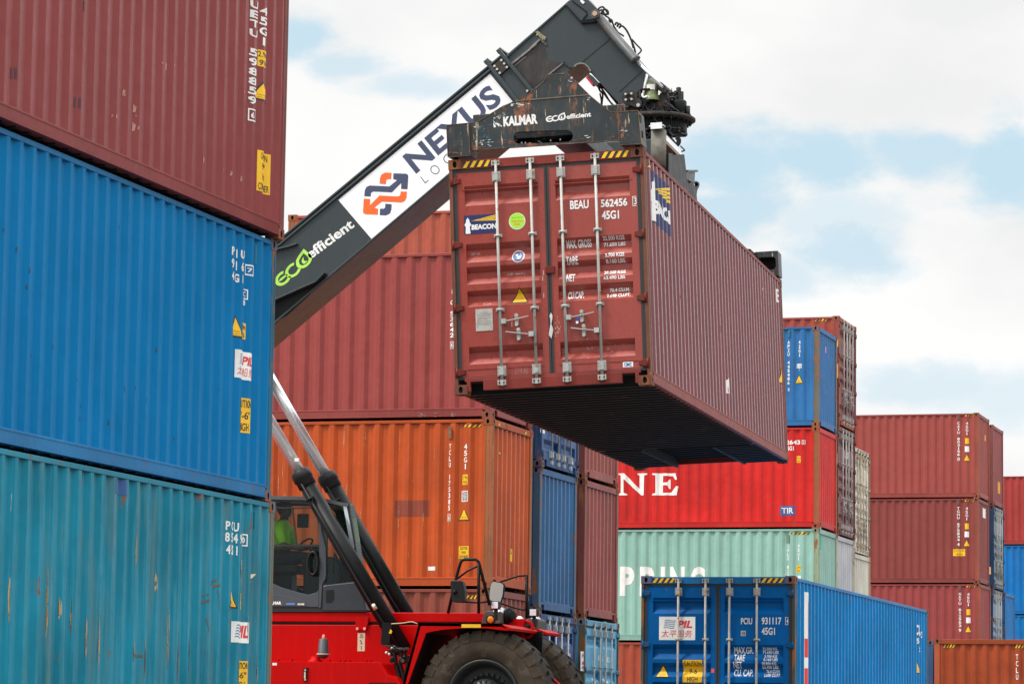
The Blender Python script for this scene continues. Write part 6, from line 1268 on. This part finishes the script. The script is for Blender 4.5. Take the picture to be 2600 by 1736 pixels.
NP = [(112, 195), (170, 195), (318, 345), (318, 215), (298, 208), (298, 195), (395, 195), (395, 208), (365, 215), (360, 408), (335, 408), (165, 250), (165, 385), (200, 395), (200, 408), (112, 408), (112, 395), (135, 385), (135, 215), (112, 205)]
EP = [(440, 195), (670, 195), (684, 255), (668, 258), (645, 222), (548, 218), (545, 285), (590, 282), (605, 255), (618, 255), (618, 345), (605, 345), (590, 310), (545, 310), (545, 385), (625, 382), (675, 320), (697, 320), (680, 408), (440, 408), (440, 396), (475, 386), (475, 215), (440, 207)]
f.put('large_lettering', merge([poly_tris([f.px(*G3_(*p)) for p in NP]), poly_tris([f.px(*G3_(*p)) for p in EP])]), decal_mat('big_white', (.80, .78, .74), .06), .004)
f = Face('right_green', 'R'); parts = []
for ch, x0, x1 in (('P', 125, 273), ('P', 318, 466), ('I', 520, 570), ('N', 612, 760), ('G', 808, 956)): e = bx(f, G3_, x0, 1385, x1, 1100); parts.append(inbox(text_tris(ch, .055), e))
f.put('large_lettering', merge(parts), decal_mat('big_white', (.80, .78, .74), .06), .004)
column(f, 'CHLU 8204562', bx(f, G3_, 1749, 1380, 1770, 880)); column(f, '45G1', bx(f, G3_, 1851, 1048, 1873, 880)); panel(f, bx(f, G3_, 1840, 1154, 1883, 1088), YE, ('2.9m', "9'6"), w=0); f.put('label_panel', quad(*bx(f, G3_, 1836, 1240, 1886, 1188)), WHC, .003)
hazard(f, bx(f, G2_, 225, 1274, 425, 1248), 4); e = bx(f, G2_, 168, 1370, 202, 1270); f.put('vent', quad(*e), plain('green_vent', (.12, .2, .14), .7), .03)
f = Face('right_green', 'F'); a, b = f.px(*G2_(565, 1310)); f.put('repaint_patch', quad(a - .12, a + .12, b - .3, b + .35), decal_mat('green_patch', (.02, .42, .28), .05), .004)
f = Face('rear_red', 'L'); hazard(f, bx(f, G1_, 495, 163, 652, 131), 4)
f = Face('rear_red', 'D'); e = bx(f, G1_, 757, 535, 782, 385); f.put('logo_panel', quad(e[0], e[1], e[2], e[2] + (e[3] - e[2]) * .5), NV, .003); f.put('logo_panel', quad(e[0], e[1], e[2] + (e[3] - e[2]) * .5, e[3]), YB_, .003); f.put('label_panel', quad(*bx(f, G1_, 757, 820, 785, 670)), decal_mat('amber_label', (.75, .35, .04), .2), .003)
f = Face('rear_maroon', 'D'); f.put('label_panel', quad(*bx(f, G2_, 742, 440, 765, 330)), WH, .003); word(f, 'UESU', bx(f, G2_, 848, 375, 905, 325), WH, .03)

# --- far stack, ground containers ---
T3 = crop(2200, 1020, .1913); F3 = Face('far_3', 'R')
ez = {k: bx(F3, T3, *v) for k, v in dict(hz=(1305, 190, 1442, 150), c1=(1207, 722, 1240, 265), dg=(1208, 790, 1240, 735), c2=(1318, 448, 1350, 266), ye=(1310, 556, 1358, 480), wh=(1305, 662, 1361, 586), vt=(1208, 235, 1238, 165)).items()}
tA, tB, tC = [F3.px(*T3(*p)) for p in ((1332, 690), (1284, 786), (1377, 786))]
for i, (num, dg) in ((3, ('CAIU 803156', '0')), (2, ('TGHU 675834', '4')), (1, ('GATU 812953', '9'))):
    f = Face('far_%d' % i, 'R'); hazard(f, ez['hz'], 4); column(f, num, ez['c1']); column(f, dg, ez['dg']); column(f, '45G1', ez['c2']); f.put('label_panel', quad(*ez['ye']), YE, .003); f.put('label_panel', quad(*ez['wh']), WH, .003); tri_at(f, tA[0], tB[1], tC[0] - tB[0], tA[1] - tB[1], False)
    f.put('vent', quad(*ez['vt']), plain('brown_vent', (.14, .07, .06), .7), .03)
f = Face('far_2', 'R'); c8b = crop(1960, 760, .6226); panel(f, bx(f, c8b, 738, 1045, 788, 1017), YE, ('CAUTION', 'HIGH'), w=0)
f = Face('far_3', 'F'); a, b = f.px(*T3(1580, 480)); f.put('sticker', quad(a - .09, a + .09, b - .1, b + .1), decal_mat('amber_label', (.75, .35, .04), .2), .004)
f = Face('far_2', 'F'); f.put('label_panel', quad(*bx(f, T3, 1545, 1530, 1580, 1420)), WH, .004); f.put('label_panel', quad(*bx(f, crop(2300, 1420, .20148), 1043, 178, 1070, 95)), decal_mat('amber_label', (.75, .35, .04), .2), .004)
f = Face('far_rear_top', 'F'); f.put('label_panel', quad(*bx(f, T3, 1752, 1210, 1776, 1070)), decal_mat('amber_label', (.75, .35, .04), .2), .004)
T4 = crop(2300, 1420, .20148); f = Face('ground_rust', 'F'); hazard(f, bx(f, T4, 468, 1106, 622, 1064), 4); e = bx(f, T4, 468, 1106, 622, 1064); hazard(f, (-e[1], -e[0], e[2], e[3]), 4); column(f, 'TCLU 492210', (lambda e: (e[0], e[1], e[3] - 1.75, e[3]))(bx(f, T4, 1388, 1568, 1416, 1190)))
B7 = crop(1600, 1420, .25543); f = Face('ground_blue', 'D'); h_ = Face('ground_blue', 'H')
hazard(h_, (-W / 2 + .18, -W / 2 + .54, HC - .105, HC - .035)); hazard(h_, (W / 2 - .54, W / 2 - .18, HC - .105, HC - .035)); ship_logo(f, bx(f, B7, 287, 797, 648, 567))
for s, r in (('PCIU', (1102, 642, 1214, 578)), ('931117', (1307, 644, 1504, 573)), ('45G1', (1307, 746, 1440, 674)), ('MAX.GR.', (1027, 933, 1220, 867)), ('TARE', (1030, 1006, 1137, 940)), ('NET', (1022, 1076, 1110, 1012)), ('CU. CAP.', (1027, 1157, 1218, 1090)), ('32.500 KG', (1310, 898, 1455, 872)), ('71.650 LBS', (1310, 936, 1468, 905)), ('3.700 KG', (1330, 973, 1455, 947)), ('8.160 LBS', (1325, 1007, 1467, 979)), ('28.800 KG', (1307, 1048, 1452, 1020)), ('63.490 LBS', (1307, 1083, 1467, 1054)), ('76.4 CU.M', (1347, 1126, 1477, 1095)), ('2.698 CU.FT', (1327, 1163, 1487, 1132))): word(f, s, bx(f, B7, *r), WB, .022)
digit_box(f, '4', bx(f, B7, 1542, 647, 1586, 571), WB); e = bx(f, B7, 1100, 758, 1150, 705); f.put('label_panel', quad(*e), decal_mat('grey_label', (.42, .48, .52), .1), .003); word(f, 'C8', (e[0] + .015, e[1] - .015, e[2] + .02, e[3] - .02), BK, .02, lift=.005)
triangle(f, B7(320, 1040), B7(246, 1170), B7(392, 1168)); panel(f, bx(f, B7, 520, 1222, 716, 995), YE, ('CAUTION', '9-6', 'HIGH'), w=.01); e = bx(f, B7, 805, 1122, 837, 1083); f.put('reflector', quad(*e), decal_mat('coral_reflector', (.85, .10, .09), 0), .004)
f = Face('ground_blue', 'R'); p, q = f.px(*B7(1727, 1000)), f.px(*B7(1786, 342)); e = (p[0], q[0] + .02, .9 - .75, q[1] + .02); f.put('logo_panel', quad(*e), WHC, .003)
f.put('lettering', para(text_tris('PIL', .03), (e[0] + (e[1] - e[0]) * .78, e[2] + .12), (e[0] + (e[1] - e[0]) * .78, e[3] - .15), (e[0] + (e[1] - e[0]) * .05, e[2] + .12)), REDL, .005)
for s, r in (('PCIU', (140, 945, 178, 822)), ('93', (175, 985, 207, 905)), ('45', (140, 1052, 165, 990)), ('IC', (168, 1165, 190, 1100))): word(f, s, bx(f, T4, *r), WHC, .04)
a, b = f.px(*T4(155, 1435)); tri_at(f, a, b, .28, .26, False)
